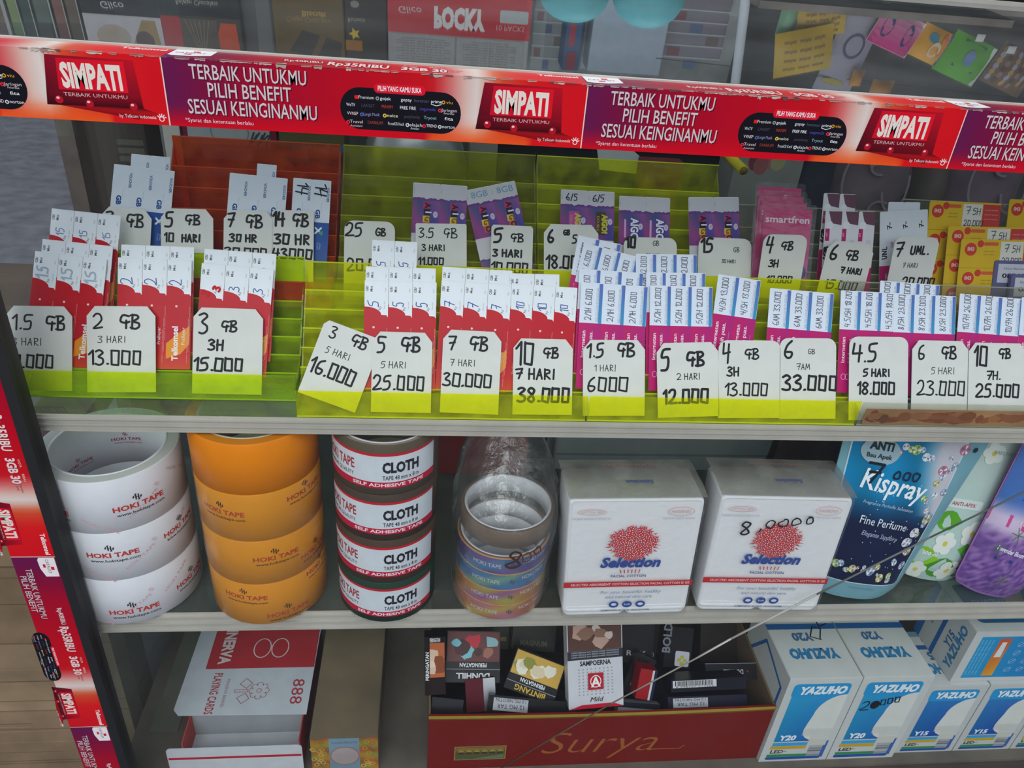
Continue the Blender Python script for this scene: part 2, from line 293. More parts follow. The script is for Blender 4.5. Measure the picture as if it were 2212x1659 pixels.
# --- the printed strip ------------------------------------------------------
PER = .2410
GR = [('gojek', 'e8e8e8'), ('gopay', 'e8e8e8')]
def strip(cv, x0, x1, front=True, top=True, worn=True, s=1.0, wv=None):
    """advert print, one period per PER*s; v 0..37 mm = lower half, 37..69 mm = upper half; x in metres along the strip"""
    P = PER * s; mm = s * .001; k0 = math.floor(x0 / P) - 1
    T = lambda t, x, v, h, c='efe9e6', w=None, **k: cv.text(t, ox + x * mm, v * mm, h * mm, c, w=(w * mm if w else None), **k)
    def clipr(a, b, v0, v1, c):
        a, b = max(x0, ox + a * mm), min(x1, ox + b * mm)
        if b > a: cv.rect(a, v0 * mm, b, v1 * mm, c)
    def bg(a, v):     # a in 0..1 along the period, v in mm
        r = [(0, (96, 24, 74)), (.09, (118, 16, 58)), (.22, (160, 8, 40)), (.45, (186, 8, 30)), (.62, (196, 18, 28)), (.70, (214, 176, 162)), (.735, (216, 206, 198)), (.78, (206, 80, 46)), (.86, (214, 24, 28)), (1, (206, 16, 30))]
        a = min(1, max(0, a)); col = r[-1][1]
        for (p, c), (q, d) in zip(r, r[1:]):
            if p <= a <= q: t = (a - p) / (q - p); col = [c[i] + (d[i] - c[i]) * t for i in range(3)]; break
        lo = (205, 10, 30) if a < .62 else ((232, 84, 30) if a < .86 else (212, 20, 26))
        t = max(0, min(1, (12 - v) / 12)) if v < 12 else 0; return [(col[i] + (lo[i] - col[i]) * t) / 255 for i in range(3)]
    for k in range(k0, int(x1 / P) + 2):
        ox = k * P; n = 48
        if ox + P < x0 or ox > x1: continue
        a0, a1 = max(x0, ox), min(x1, ox + P); cv.L = 0; va, vb = (0, 37) if not top else ((37, 69) if not front else (0, 69))
        if wv: va, vb = wv
        cv.grad(a0, va * mm, a1, vb * mm, lambda i, j: bg((a0 + (a1 - a0) * i - ox) / P, va + (vb - va) * j), n, 10)
        ins = lambda a, b: ox + a * mm >= x0 - .0005 and ox + b * mm <= x1 + .0005
        cv.L = 1
        if front:
            if ins(-.4, .4): clipr(-.35, .35, va, vb if top else 37, 'ecc9b8')
            if ins(12, 84):
                for dx, dv, c in ((.7, -.6, '640a26'), (0, 0, 'cbc1c0')):
                    T('TERBAIK UNTUKMU', 46.5 + dx, 26.6 + dv, 7.6, c, 64, bold=.008); T('PILIH BENEFIT', 46.5 + dx, 17.2 + dv, 7.6, c, 46, bold=.008)
                    if not wv: T('SESUAI KEINGINANMU', 47.5 + dx, 7.6 + dv, 7.8, c, 72, bold=.008)
                    cv.L += 1
                if not wv: T('*Syarat dan ketentuan berlaku', 28, 2.8, 2.1, 'e8cfcf', 38)
            if ins(97, 167):
                cv.L = 1; cv.rrect(ox + 97 * mm, 4 * mm, ox + 167 * mm, 27.5 * mm, 11.5 * mm, '15131b', k=8); cv.L = 2
                cv.rrect(ox + 116.5 * mm, 25 * mm, ox + 146 * mm, 30.2 * mm, 2.2 * mm, 'd8142a'); cv.L = 3; T('PILIH YANG KAMU SUKA', 131.2, 26.3, 2.7, 'f2e6e6', 25, bold=.02)
                rows = [(21.3, [('Premium', 112, 'd8d8d8'), ('gojek', 123, 'e8e8e8'), ('gopay', 135, 'e8e8e8'), ('hotstar', 144, '4c5a6a'), ('prime', 152.5, 'f0f0f0'), ('viu', 160, 'e0a030')]),
                        (16.8, [('WeTV', 103, 'd8d8d8'), ('LANGIT', 113, '4a4a58'), ('MAXIM', 124, 'c03a30'), ('FREE FIRE', 136, 'e8e8e8'), ('megamedia', 147.5, '4a4aa8'), ('Jaringan', 160, 'd0c0c0')]),
                        (12, [('VVNSP', 104, 'f0d0d0'), ('Langit Musik', 115, '8888b0'), ('noice', 127, 'e8e0b0'), ('perplexity', 138.5, '4a4a50'), ('Tryout', 149, '90b0c0'), ('fita', 160, 'f0f0f0')]),
                        (7.4, [('Travel', 106, 'd8c0c0'), ('DIARIUM', 117, 'a04030'), ('ProteKSi Kecil', 129, 'd0d0d0'), ('Jelajah', 140, 'd0d0d0'), ('TREND', 150, 'd8d0d0'), ('norton', 160, 'e0e0e0')])]
                for v, L_ in rows:
                    for t, x, c in L_: T(t, x, v, 1.75, c, min(9.2, len(t) * 1.25))
                cv.rrect(ox + 105.3 * mm, 21 * mm, ox + 107.6 * mm, 23 * mm, .5 * mm, 'e02020'); T('Assistant', 106, 5.4, 1.1, 'd8c0c0', 7); T('Prioritas', 160, 15.3, 1.1, 'd0c0c0', 6); T('Aman', 140, 5.6, 1.2, 'd0d0d0', 5)
                for x, v, c in ((154.6, 17.3, 'e03040'), (145.5, 7.9, 'e02838'), (101.3, 7.8, 'e03040'), (109.3, 12.5, '5560b0'), (118.4, 22, '909890'), (154.8, 8, 'c8c8c8'), (156.6, 22, 'c89030'), (122.5, 12.6, 'e8c040'), (135.7, 8, 'c8c8c8')):
                    cv.ell(ox + x * mm, v * mm, 1.1 * mm, 1.1 * mm, c, 12)
                    cv.L = 4; cv.ell(ox + x * mm, v * mm, .5 * mm, .5 * mm, '15131b', 8); cv.L = 3
                cv.line([(ox + 149.5 * mm, 20.6 * mm), (ox + 152.5 * mm, 19.8 * mm), (ox + 155.4 * mm, 20.7 * mm)], .4 * mm, 'e0e0e0')
            if ins(176, 240):
                q = lambda *a: [(ox + x * mm, v * mm) for x, v in a]
                cv.L = 1; cv._a(q((176, 8), (180, 34.5), (226, 34), (228, 8)), [(0, 1, 2, 3)], [lin(c) for c in ('3c0816', '860c24', 'b81024', '6a0a18')])
                cv._a(q((177, 8.2), (178.6, 15.8), (227, 15.8), (227.6, 8.2)), [(0, 1, 2, 3)], [lin(c) for c in ('2c0610', '6a0a1c', '8e0c1e', '3a0610')])
                cv._a(q((182, 8.1), (224, 2.4), (236, 6), (228, 8.6)), [(0, 1, 2, 3)], [lin(c) for c in ('8a1018', '7a0a14', 'b81018', '4a0a14')]); cv.L = 2
                cv._a(q((184, 16.5), (185.5, 33), (221, 33), (221, 16.5)), [(0, 1, 2, 3)], [lin(c) for c in ('cc1028', 'cc1028', 'dd1226', 'dd1226')])
                for bx, bv in ((199, 9.6), (222.5, 9.3), (183, 11)):
                    cv.L = 2; cv.ell(ox + bx * mm, bv * mm, 2.2 * mm, 2.2 * mm, 'b01424', 12); cv.L = 3; cv.ell(ox + (bx - .5) * mm, (bv + .9) * mm, .9 * mm, .7 * mm, 'eebcc0', 10)
                cv.L = 3; T('SIMPATI', 202.5, 18.2, 12.0, 'e0d5c8', 32, bold=.045); T('TERBAIK UNTUKMU', 203, 13.2, 1.9, 'd8a8a8', 34)
                T('by Telkom Indonesia', 224, 3.2, 1.8, 'ecd8d8', 20)
                for j in range(5): an = math.radians(20 + 32 * j); cv.line([(ox + (237 + 1 * math.cos(an)) * mm, (3.6 + 1 * math.sin(an)) * mm), (ox + (237 + 2.6 * math.cos(an)) * mm, (3.6 + 2.6 * math.sin(an)) * mm)], .55 * mm, 'ecd8d8')
                cv.ring(ox + 237 * mm, 3.4 * mm, 1.5 * mm, 1.5 * mm, .5 * mm, 'ecd8d8', 12)
        if top:
            cv.L = 1
            if ins(0, 24):
                cv.poly([(ox + x * mm, v * mm) for x, v in ((1, 66.5 if wv else 69), (1, 47), (4, 45), (14, 45.5), (24, 50), (24, 69 if not wv else 66.5))][::-1], 'e8e2df'); cv.L = 2
                T('CATALIST', 11.5, 54.5, 3.6, '50404a', 17); cv.rect(ox + 9 * mm, 50 * mm, ox + 13 * mm, 53 * mm, 'd01a30'); cv.rect(ox + 12 * mm, 59 * mm, ox + 16 * mm, 63 * mm, 'd01a30')
            if ins(60, 166):
                cv.L = 2
                for dx, c in ((.6, '6a1020'), (0, 'e8c8c4')):
                    T('Rp40RIBU', 76 + dx, 50, 6, c, 22, bold=.02, shear=-.15); T('Rp35RIBU', 107 + dx, 46, 11, c, 35, bold=.03); T('3GB 30', 145 + dx, 46, 10, c, 27, bold=.04); cv.L += 1
                T('KUOTA', 137, 59.5, 2.6, 'f0c8b8', 8); T('BEBAS', 152, 59.5, 2.6, 'f0c8b8', 8); T('MENIT NELPON', 163.8, 53, 2, '904030', 8); T('SMS', 163, 48.6, 2.2, '904030', 5)
            if ins(205, 240): cv.L = 2; T('Telkomsel', 226, 58, 5.5, 'f2e0dc', 25, bold=.03)
X0S = -.1496
cv = Cv(.00004); 
def sh(cvx, dx):   # shift canvas ops in x
    cvx.ops = [([(x + dx, y) for x, y in vs], fs, c, l, fn) for vs, fs, c, l, fn in cvx.ops]; return cvx
ad = MB('gloss'); c1 = Cv(.00004); strip(c1, -.18, 1.38, True, False); ad.canvas(sh(c1, X0S), flat_at(0, .470, ZT - .0370))
c2 = Cv(.00004); strip(c2, -.18, 1.38, False, True); sh(c2, X0S)
ad.canvas(c2, lambda x, y, w: (x, .470 + (y - .037) * .95, ZT + w))
# worn, torn upper edge of the print: pale paper scraps along the fold
cw = Cv(.00004); cw.L = 8; x = -.30
while x < 1.2:
    l = R_.uniform(.0015, .009); h = R_.uniform(.0002, .0011) * (2.2 if R_.random() < .22 else 1); a_ = [R_.uniform(.5, 1.1) for _ in range(5)]
    if R_.random() < .8: cw.poly([(x, .037)] + [(x + l * (k + .5) / 5, .037 - h * a_[k]) for k in range(5)] + [(x + l, .037)], R_.choice(['b8a89c', 'a7988c', 'c0b4a6', 'b0a296', '9a7c74', '6a4444', 'a9837a']), 'paper')
    x += l * R_.uniform(.7, 1.3)
for vs, fs, c, l, fn in list(cw.ops): cw.ops.append(([(a, .074 - b + .0) for a, b in vs], [f[::-1] for f in fs], c, 0, fn))
n = len(cw.ops) // 2
cf = Cv(.00004); cf.ops = cw.ops[:n]; ad.canvas(cf, flat_at(0, .470, ZT - .0370)); ct = Cv(.00004); ct.ops = [(vs, fs, c, 8, fn) for vs, fs, c, l, fn in cw.ops[n:]]
ad.canvas(ct, lambda x, y, w: (x, .470 + (y - .037) * 1.6, ZT + w))
ad.build('advert_strip', case)
# left post
m = MB('aluminium'); m.box(-.3165, .470, .20, -.284, .485, ZT - .038); m.box(-.300, .4855, .20, -.2835, .4895, ZT - .038, m='aluminium'); m.box(-.318, .4855, .20, -.314, .53, ZT - .038, m='aluminium'); m.build('corner_post', case)
m = MB('rubber'); m.box(-.284, .469, .20, -.2765, .4845, ZT - .038); m.build('gasket', case)
ad = MB('gloss'); c3 = Cv(.00004); strip(c3, -.36, .62, True, True, s=.87, wv=(14, 69)); zt = 1.08 - .4449
ad.canvas(c3, lambda x, y, w: (-.284 - (.069 * .87 - y) * .69, .470 - w, zt - x)); ad.build('advert_strip', case)
# glass
m = MB('glass'); m.box(-.2765, .4745, .25, XR, .4780, ZT - .0375); fg = m.build('front_glass', case)
m = MB('satin'); CK = [(2260, 1040), (2009, 1161), (1764, 1284), (1579, 1380), (1504, 1422), (1320, 1520), (1083, 1659), (1030, 1690)]
for (p_, q_, c_, r_) in zip(CK, CK[1:], ('5c5e58', '6c6e68', 'a9a89e', 'b4b2a8', '8a8478', '54483c', '54483c'), (.0008, .0009, .0011, .0010, .0008, .0008, .0008)): m.tube([onY(*p_, .4742), onY(*q_, .4742)], r_, c_, 'satin', 6)
m.build('crack', fg)
m = MB('glass_dusty'); m.box(XL - .004, .53, .25, XL, YB, .56); m.build('side_glass', case)
m = MB('glass'); m.box(XL - .004, .53, .56, XL, YB, ZT - .03, m='glass'); m.build('side_glass', case)
TG0, TG1 = V((0, .5035, ZT + .0012)), V((0, 1.10, 1.0437)); TN = V((0, -(TG1.z - TG0.z), TG1.y - TG0.y)).normalized()
m = MB('top_glass'); t_ = .0012
m.add([(-.32, TG0.y, TG0.z), (XR, TG0.y, TG0.z), (XR, TG1.y, TG1.z), (-.32, TG1.y, TG1.z), (-.32, TG0.y, TG0.z - t_), (XR, TG0.y, TG0.z - t_), (XR, TG1.y, TG1.z - t_), (-.32, TG1.y, TG1.z - t_)],
      [(0, 1, 2, 3), (7, 6, 5, 4), (4, 5, 1, 0), (6, 7, 3, 2), (5, 6, 2, 1), (7, 4, 0, 3)]); m.build('top_glass', case)
m = MB('aluminium'); m.box(-.32, 1.10, 1.03, XR, 1.115, 1.049); m.build('rear_rail', case)
# shelves
for z, hh, nm in ((Z1, .0125, 'shelf'), (Z2, .0205, 'shelf')):
    m = MB('shelf_glass'); m.box(XL, .4972, z - .0052, XR, YB - .02, z - .0004); sh_ = m.build(nm, case)
    m = MB('aluminium'); m.box(XL, .4955, z - hh, XR, .497, z - .0002)
    for q in (.12, .52, .92): zz = z - hh * q; m.box(XL, .4935, zz - .0016, XR, .4955, zz)
    m.box(XL, .4971, z - hh, XR, .506, z - hh + .002); m.build('shelf_edge', sh_)
m = MB('dusty_board'); m.box(XL, .4925, ZF - .02, XR, YB, ZF, '6d6458'); m.build('bottom_board', case)
m = MB('dusty_board'); m.box(XL, .488, ZF - .05, XR, .4922, ZF - .004, '4a3c33'); m.build('bottom_edge', case)
m = MB('dusty_board'); m.box(XL, YB, .25, XR, YB + .008, ZT - .0, '4b4a44'); m.build('back_panel', case)
m = MB('aluminium'); m.box(.118, 1.055, Z1 + .001, .142, 1.079, ZT - .0); m.build('rear_upright', case)
m = MB('aluminium'); m.box(-.215, 1.055, Z1 + .001, -.195, 1.079, ZT - .0); m.build('rear_upright', case)
# ================================================================ card trays
LEAN = math.radians(30)
EDGE = dict(acrylic_yellow='cfd81c', acrylic_olive='a3a83a', acrylic_green='a4c41e', acrylic_orange='c8501e', acrylic_clear='a8a890')  # glow of the acrylic's cut edges, painted in as brighter strips
class Tray:
    def __init__(s, x0, x1, Y0, z0, depth, m, mname, label, lip=.0225, steps=7, side=True, ridge=None):
        s.Y0, s.z0, s.m = Y0, z0, m; t = .0011; b = MB(mname); sd = depth / steps
        root = thing('card_tray', label, 'tray', loc=((x0 + x1) / 2, Y0, z0), group='stepped acrylic card trays'); ox, oy, oz = (x0 + x1) / 2, Y0, z0; s.root = root
        X0, X1 = x0 - ox, x1 - ox
        b.box(X0, 0, .0005, X1, t, lip, m=mname); b.box(X0, 0, 0, X1, sd + .006, .0011, m=mname); b.box(X0, -.0001, -.0001, X1, t + .0001, .0006, EDGE[mname], 'satin'); b.build('front_lip', root)
        for k in range(1, steps):
            y = .006 + sd * k; z = m * (sd * k)
            q = MB(mname); q.box(X0, y, z - m * sd, X1, y + t, z + .004, m=mname); q.box(X0, y + t, z - .0005, X1, y + sd, z + .0006, m=mname); q.box(X0, y - .0001, z + .0040, X1, y + t + .0001, z + .0046, EDGE[mname], 'satin'); q.build('step', root)
        q = MB(mname); y = .006 + depth; q.box(X0, y, 0, X1, y + t, m * depth + .012, m=mname); q.box(X0, y, m * depth + .012, X1, y + t, m * depth + .0127, EDGE[mname], 'satin'); q.build('back_wall', root)
        if side:
            for X in (X0, X1 - t):
                q = MB(mname); pts = [(0, 0), (depth + .006, 0), (depth + .006, m * depth + .006), (.030, .020), (0, lip * .5)]
                q.add([(X, a, c) for a, c in pts] + [(X + t, a, c) for a, c in pts], [(0, 1, 2, 3, 4)[::-1], (5, 6, 7, 8, 9)] + [(i, (i + 1) % 5, 5 + (i + 1) % 5, 5 + i) for i in range(5)], m=mname); q.build('side_wall', root)
    def place(s, tl, tr, H, lean=LEAN, smin=None):
        """matrix for a card whose top edge was measured at tl-tr, standing on the staircase; local origin = bottom centre"""
        n = V((0, -math.cos(lean), math.sin(lean))); tx, ty = (tl[0] + tr[0]) / 2, (tl[1] + tr[1]) / 2; d = ray(tx, ty); rho = d.z / d.y
        sn, cs = math.sin(lean), math.cos(lean)
        q = (rho * (s.Y0 + .004 + H * sn) - (s.z0 + .001 + H * cs - CAM.z)) / (s.m - rho)
        return s._mk(tl, tr, H, q, lean, d)
    def _mk(s, tl, tr, H, q, lean, d):
        y = s.Y0 + .004 + q + H * math.sin(lean); z = s.z0 + .001 + s.m * q + H * math.cos(lean); P = CAM + d * (y / d.y); n = V((0, -math.cos(lean), math.sin(lean)))
        a, b = onP(*tl, P, n), onP(*tr, P, n); u = (b - a); W = u.length; u.normalize(); up = n.cross(u) ; up = up if up.z > 0 else -up
        base = P - up * H; s.last = (q, W); return basis(base, u, up)
    def pocket(s, tl, tr, lean=LEAN, q=.001):
        """same, but the foot stands in the front pocket and the height follows"""
        tx, ty = (tl[0] + tr[0]) / 2, (tl[1] + tr[1]) / 2; d = ray(tx, ty); rho = d.z / d.y
        H = (rho * (s.Y0 + .004 + q) - (s.z0 + .001 + s.m * q - CAM.z)) / (math.cos(lean) - rho * math.sin(lean)); return s._mk(tl, tr, H, q, lean, d), H
def xz(px, py, z=Z1): return onZ(px, py, z)
yA = onZ(400, 862, Z1).y; yB = .4978
tA = Tray(-.298, onZ(640, 868, Z1).x, yA, Z1, .074, 1.02, 'acrylic_green', 'green fluorescent acrylic card tray at the left end of the upper shelf')
tB = Tray(onZ(641, 902, Z1).x, onZ(1263, 908, Z1).x, yB, Z1, .078, 1.02, 'acrylic_yellow', 'yellow-green acrylic card tray holding the 3 GB to 10 GB tags, second from left')
tC = Tray(onZ(1267, 908, Z1).x, onZ(1842, 915, Z1).x, yB, Z1, .078, 1.02, 'acrylic_yellow', 'yellow acrylic card tray holding the 6000 to 33.000 price tags')
tD = Tray(onZ(1846, 915, Z1).x, .70, yB, Z1, .078, 1.02, 'acrylic_clear', 'clear acrylic card tray with a rust-stained brown front strip at the right end', lip=.0215)
q = MB('dusty_board'); cvr = Cv(); X0, X1 = onZ(1846, 915, Z1).x + .004, .698
for k in range(90):
    x = R_.uniform(0, X1 - X0); h = R_.uniform(.004, .0165); ww = R_.uniform(.003, .016); cvr.L = k % 6
    h = min(h, .010); ww = min(ww, .011); x = min(max(x, ww), X1 - X0 - ww); zc = R_.uniform(.002 + h / 2, .016 - h / 2)
    cvr.poly([(x + ww * math.cos(a) * R_.uniform(.8, 1), zc + h * .5 * math.sin(a) * R_.uniform(.8, 1)) for a in [i * .785 for i in range(8)]], R_.choice(['8a5230', '7c4626', '96603a', 'a8794e', '6e3f24', '84502f']))
q.box(0, -.0006, .0015, X1 - X0, -.0002, .0165, 'a0744a'); q.canvas(cvr, flat_at(0, -.0006, 0)); q.build('rust_stained_strip', tD.root, Matrix.Translation((X0 - tD.root.location.x, -.0002, 0)))
# risers and rear trays
ZR, YR = .800, .588
rs = MB('dusty_board'); rs.box(-.26, YR + .004, Z1 + .0002, 1.15, YR + .125, ZR - .0005, '5a5638'); tag(rs.build('riser_board'), 'long plain riser block under the rear row of card trays', 'riser')
def xr(px, py=560): return onZ(px, py, ZR).x
def tray_at(px0, px1, m, lab, depth=.098, dy=0, **k):
    return Tray(onY(px0, 420, YR + .06).x, onY(px1, 440, YR + .06).x, YR + dy, ZR, depth, .98, m, lab, **k)
tO = tray_at(352, 727, 'acrylic_orange', 'orange acrylic card tray behind the green one')
tE = tray_at(733, 1163, 'acrylic_olive', 'olive yellow acrylic card tray behind the 5 GB tags, rear row')
tF = tray_at(1168, 1576, 'acrylic_yellow', 'bright yellow acrylic card tray in the rear row, beside the pink packets')
tG = tray_at(1600, 1990, 'acrylic_clear', 'clear acrylic card tray holding the pink packets in the rear row', depth=.07)
tH = tray_at(1993, 2500, 'acrylic_clear', 'clear acrylic card tray holding the yellow cards in the rear row', depth=.08)
# ---------------------------------------------------------------- vouchers, one shared design per kind
def card_mesh(W, H, r, cv, m='paper', t=.0004, edge='e9e9ea'):
    b = MB(m); b.slab(rr(-W / 2, 0, W / 2, H, r, 3) , 0, t, edge); b.canvas(cv, flat); return b
MESH = {}
def red_voucher(i):     # third of a sheet, white panel with a curved foot, red below
    W, H = .018, .0856; cv = Cv(.00003); h0 = H * .715
    cv.grad(-W / 2, 0, W / 2, h0 + .006, lambda a, b: [c / 255 for c in (192 + 22 * max(0, .4 - b) * 2, 16 + 90 * max(0, .3 - b) * 2, 34)], 2, 6); cv.L = 1
    cv.poly([(-W / 2, .008), (-W / 2, .02), (0, .028), (W / 2 - .001, .034), (W / 2 - .001, .02), (W * .1, .012)], 'e8901c') if i else None
    cv.L = 2; P = [(W / 2 - .0003, h0 - .004), (W / 2 - .0003, H - .0006), (-W / 2 + .0003, H - .0006), (-W / 2 + .0003, h0 + .004)]
    for k in range(1, 7): a = k / 6 * math.pi / 2; P.append((-W / 2 + .0003 + .0125 * math.sin(a) * 1.0, h0 + .004 - .0062 * (1 - math.cos(a))))
    P.append((W / 2 - .0014, h0 - .0024)); cv.poly(P, 'e9edf3')
    cv.L = 3; cv.text('GB/', -W * .34, H - .0065, .0019, '4a4c55', rot=90, bold=.02); cv.text('Mnt', -W * .16, H - .0065, .0019, '4a4c55', rot=90, bold=.02); cv.text('Hari', W * .40, H - .007, .0011, '9a9aa2', rot=90)
    cv.text('Masa aktif', W * .36, H * .78, .001, '9a9aa2', rot=90); cv.text('Rp', W * .20, h0 + .003, .0019, '5a5c65', rot=90)
    cv.text('Telkomsel', 0 - .0005, .020, .0042, 'f4ecec', rot=90, bold=.03, w=.027) if i == 1 else cv.text('Voucher', -W * .2, .018, .0018, 'f0d0d0', rot=90)
    cv.text('PraBayar', W * .26, .026, .0024, 'f0dede', rot=90, w=.0135)
    for k in range(3): cv.text('berlaku di seluruh Indonesia', W * (.36 + .05 * k), .018 + k * .009, .0006, 'e8b0a8', rot=90, w=.026)
    cv.ell(-W * .1, h0 - .012, .0009, .0009, 'f0d0d0', 8)
    return card_mesh(W - .0002, H, .0004 if i != 9 else .002, cv, 'gloss')
def magenta_voucher(i):
    W, H = .018, .0856; cv = Cv(.00003); h0 = H * .62
    cv.grad(-W / 2, 0, W / 2, h0, lambda a, b: ((196 - 18 * a) / 255, (20 + 8 * b) / 255, (104 + 14 * a) / 255), 2, 3); cv.L = 1
    cv.rect(-W / 2, h0, W / 2, H - .0004, 'dfe6f4'); cv.L = 2; cv.grad(W / 2 - .0030, h0, W / 2 - .0002, H - .0006, lambda a, b: ((58 + 30 * b) / 255, (150 - 40 * b) / 255, (196 - 10 * b) / 255), 1, 3)
    for k in range(2): cv.text('Jangan terima voucher jika area gosok rusak', W / 2 - .0038 - k * .0009, h0 + .015, .0006, '5a6480', rot=90, w=.027)
    cv.rect(W / 2 - .0036, h0 + .001, W / 2 - .0034, H - .001, '34549c')
    cv.L = 3; cv.text('Internetan', -.0035, .036, .0030, 'f6dcea', rot=90, w=.0215, bold=.015); cv.text('lebih puas.', .0022, .036, .0030, 'f6dcea', rot=90, w=.021, bold=.015); cv.text('Voucher 30 hari', .0062, .036, .0007, 'e8b0cc', rot=90)
    for dx in (-.002, .0015): cv.ring(-.002 + dx, .0135, .0022, .0026, .0004, 'f0b8d4', 12)
    return card_mesh(W - .0002, H, .0006, cv, 'gloss')
def blue_voucher(i):
    W, H = .018, .0856; cv = Cv(.00003); h0 = H * .585
    cv.rect(-W / 2, 0, W / 2, h0, '1f4f9c'); cv.rect(-W / 2, h0, W / 2, H - .0004, 'd7dde6'); cv.L = 1
    for a, c in ((40, 'e6eef6'), (140, 'e6eef6')):
        for s_ in (-1, 1): cv.line([(-.001, h0 - .007), (-.001 + s_ * .0036 * math.cos(math.radians(a)), h0 - .007 + s_ * .0036 * math.sin(math.radians(a)))], .0016, c)
    cv.poly([(-.001, h0 - .008), (.003, h0 - .0112), (.0038, h0 - .007)], '2f9c6a'); cv.text('XTRA', .0005, h0 - .020, .0014, 'a8c4e8', rot=-90); cv.text('Combo', -.0015, h0 - .020, .0014, 'a8c4e8', rot=-90)
    cv.text('VOUCHER', .0055, H - .0120, .0023, '2a5488', rot=-90, bold=.03, w=.0125); cv.text('GB', -.0042, h0 + .0068, .0040, '1c4a8c', rot=-90, bold=.05)
    cv.text('PERHATIAN', .0005, h0 + .0125, .0008, 'a8b0bc', rot=-90)
    return card_mesh(W - .0002, H, .0006, cv, 'gloss')
def purple_voucher(i, style=0):
    W, H = .0215, .0856; cv = Cv(.00003); rnd = random.Random(5 + i)
    cv.rect(-W / 2, 0, W / 2, H - .0004, 'c9c6cc'); cv.L = 1
    for z0, z1 in ((H * .50, H * .84), (0, H * .28)):
        cv.grad(-W / 2, z0, W / 2, z1, lambda a, b: [c / 255 for c in ((108 + 40 * math.sin(5 * a + 3 * b), 60 + 22 * b, 128 + 18 * a))], 6, 6)
        P = [(-W / 2, z1 - .001)] + [(-W / 2 + W * k / 12, z1 + rnd.uniform(0, .0016)) for k in range(13)][::1] + [(W / 2, z1 - .001)]; cv.poly(P[::-1], '6a3c86')
    cv.L = 2; cy = H * .67
    if style == 0:
        for k, (ch, bg, fg_) in enumerate((('A', 'c02c5c', '241830'), ('I', '241830', 'e8e0e8'), ('G', 'd8bc30', '8a5a20'), ('O', 'c85a38', '40202c'))):
            y = cy + .0095 - k * .0058; cv.rect(-.0022 + (k % 2) * .0006, y - .0028, .0030 + (k % 2) * .0006, y + .0028, bg); cv.L = 3; cv.text(ch, -.0006 + (k % 2) * .0006, y, .0042, fg_, rot=-90, bold=.05); cv.L = 2
    elif style == 1:
        cv.text('AIGO', -.0005, cy, .0064, '30306a', rot=-90, bold=.09, w=.020); cv.L = 3; cv.text('AIGO', -.0005, cy, .0060, 'e4e0f0', rot=-90, bold=.04, w=.019); cv.rect(-.0062, cy - .008, -.0046, cy + .008, 'd8a0c8')
    else:
        cv.rect(-.004, cy - .010, .004, cy + .010, '4a3a2a' if i else 'c0409a'); cv.L = 3; cv.text('AIGO!', .0012, cy, .0042, 'c8c038', rot=-90, bold=.06, w=.017); cv.text('DOUBLE', -.0030, cy, .002, 'b8a848', rot=-90, w=.013)
    cv.L = 3; cv.ell(.0076, cy + .002, .0019, .0028, 'c8bcd4', 14); cv.L = 4; cv.text('XL', .007, cy + .002, .0014, '7a5a96', rot=-90)
    cv.rect(-W / 2 + .001, H * .9, -W / 2 + .0012, H * .95, '7a7a80')
    if style == 3: pass
    return card_mesh(W - .0002, H, .0008, cv, 'gloss')
def white_magenta(i):      # white voucher with 6GB
    W, H = .018, .078; cv = Cv(.00003); cv.rect(-W / 2, 0, W / 2, H * .36, 'c01868'); cv.rect(-W / 2, H * .36, W / 2, H - .0004, 'dedbe0'); cv.L = 1
    cv.poly([(-W * .3, H * .995), (-W * .1, H * .86), (W * .5, H * .84), (W * .5, H * .995)], '6a4454'); cv.ell(-W * .2, H * .84, W * .2, W * .2, 'e8e6ea', 12)
    cv.rect(-W * .44, H * .66, -W * .18, H * .80, 'b81c66'); cv.L = 2; cv.text('6GB', -W * .2, H * .52, .0046, '1c1c22', rot=90, bold=.08); cv.text('unl', -W * .31, H * .73, .002, 'f0d0e0', rot=90)
    for k in range(3): cv.text('NASIONAL 7 hari', W * (.12 + .1 * k), H * .60, .0011, '707078', rot=90)
    cv.text('smartfren', 0, H * .16, .0036, 'f0d8e4', rot=90); return card_mesh(W - .0002, H, .0016, cv, 'gloss')
def white_unl(i):
    W, H = .018, .078; cv = Cv(.00003); cv.rect(-W / 2, 0, W / 2, H * .38, 'b8186a'); cv.rect(-W / 2, H * .38, W / 2, H - .0004, 'd6dae0'); cv.L = 1
    cv.hand('UNL', -W * .05, H * .46, .0052, .0009, '20222c', rot=90, sx=1.1, jit=.05); cv.hand('7-', .0045, H * .80, .0050, .0008, '20222c', rot=90, jit=.05); cv.text('GB', W * .36, H * .62, .0028, 'b84a78', rot=90, bold=.02); cv.text('smartfren', 0, H * .16, .0036, 'f0d8e4', rot=90)
    return card_mesh(W - .0002, H, .0014, cv, 'gloss')
MAKERS = dict(red=red_voucher, magenta=magenta_voucher, blue=blue_voucher, aigo=lambda i: purple_voucher(i, 0), aigow=lambda i: purple_voucher(i, 1), aigod=lambda i: purple_voucher(i, 2), six=white_magenta, unl=white_unl)
VW = dict(red=.018, magenta=.018, blue=.018, aigo=.0215, aigow=.0215, aigod=.0215, six=.018, unl=.018); VH = dict(six=.078, unl=.078)
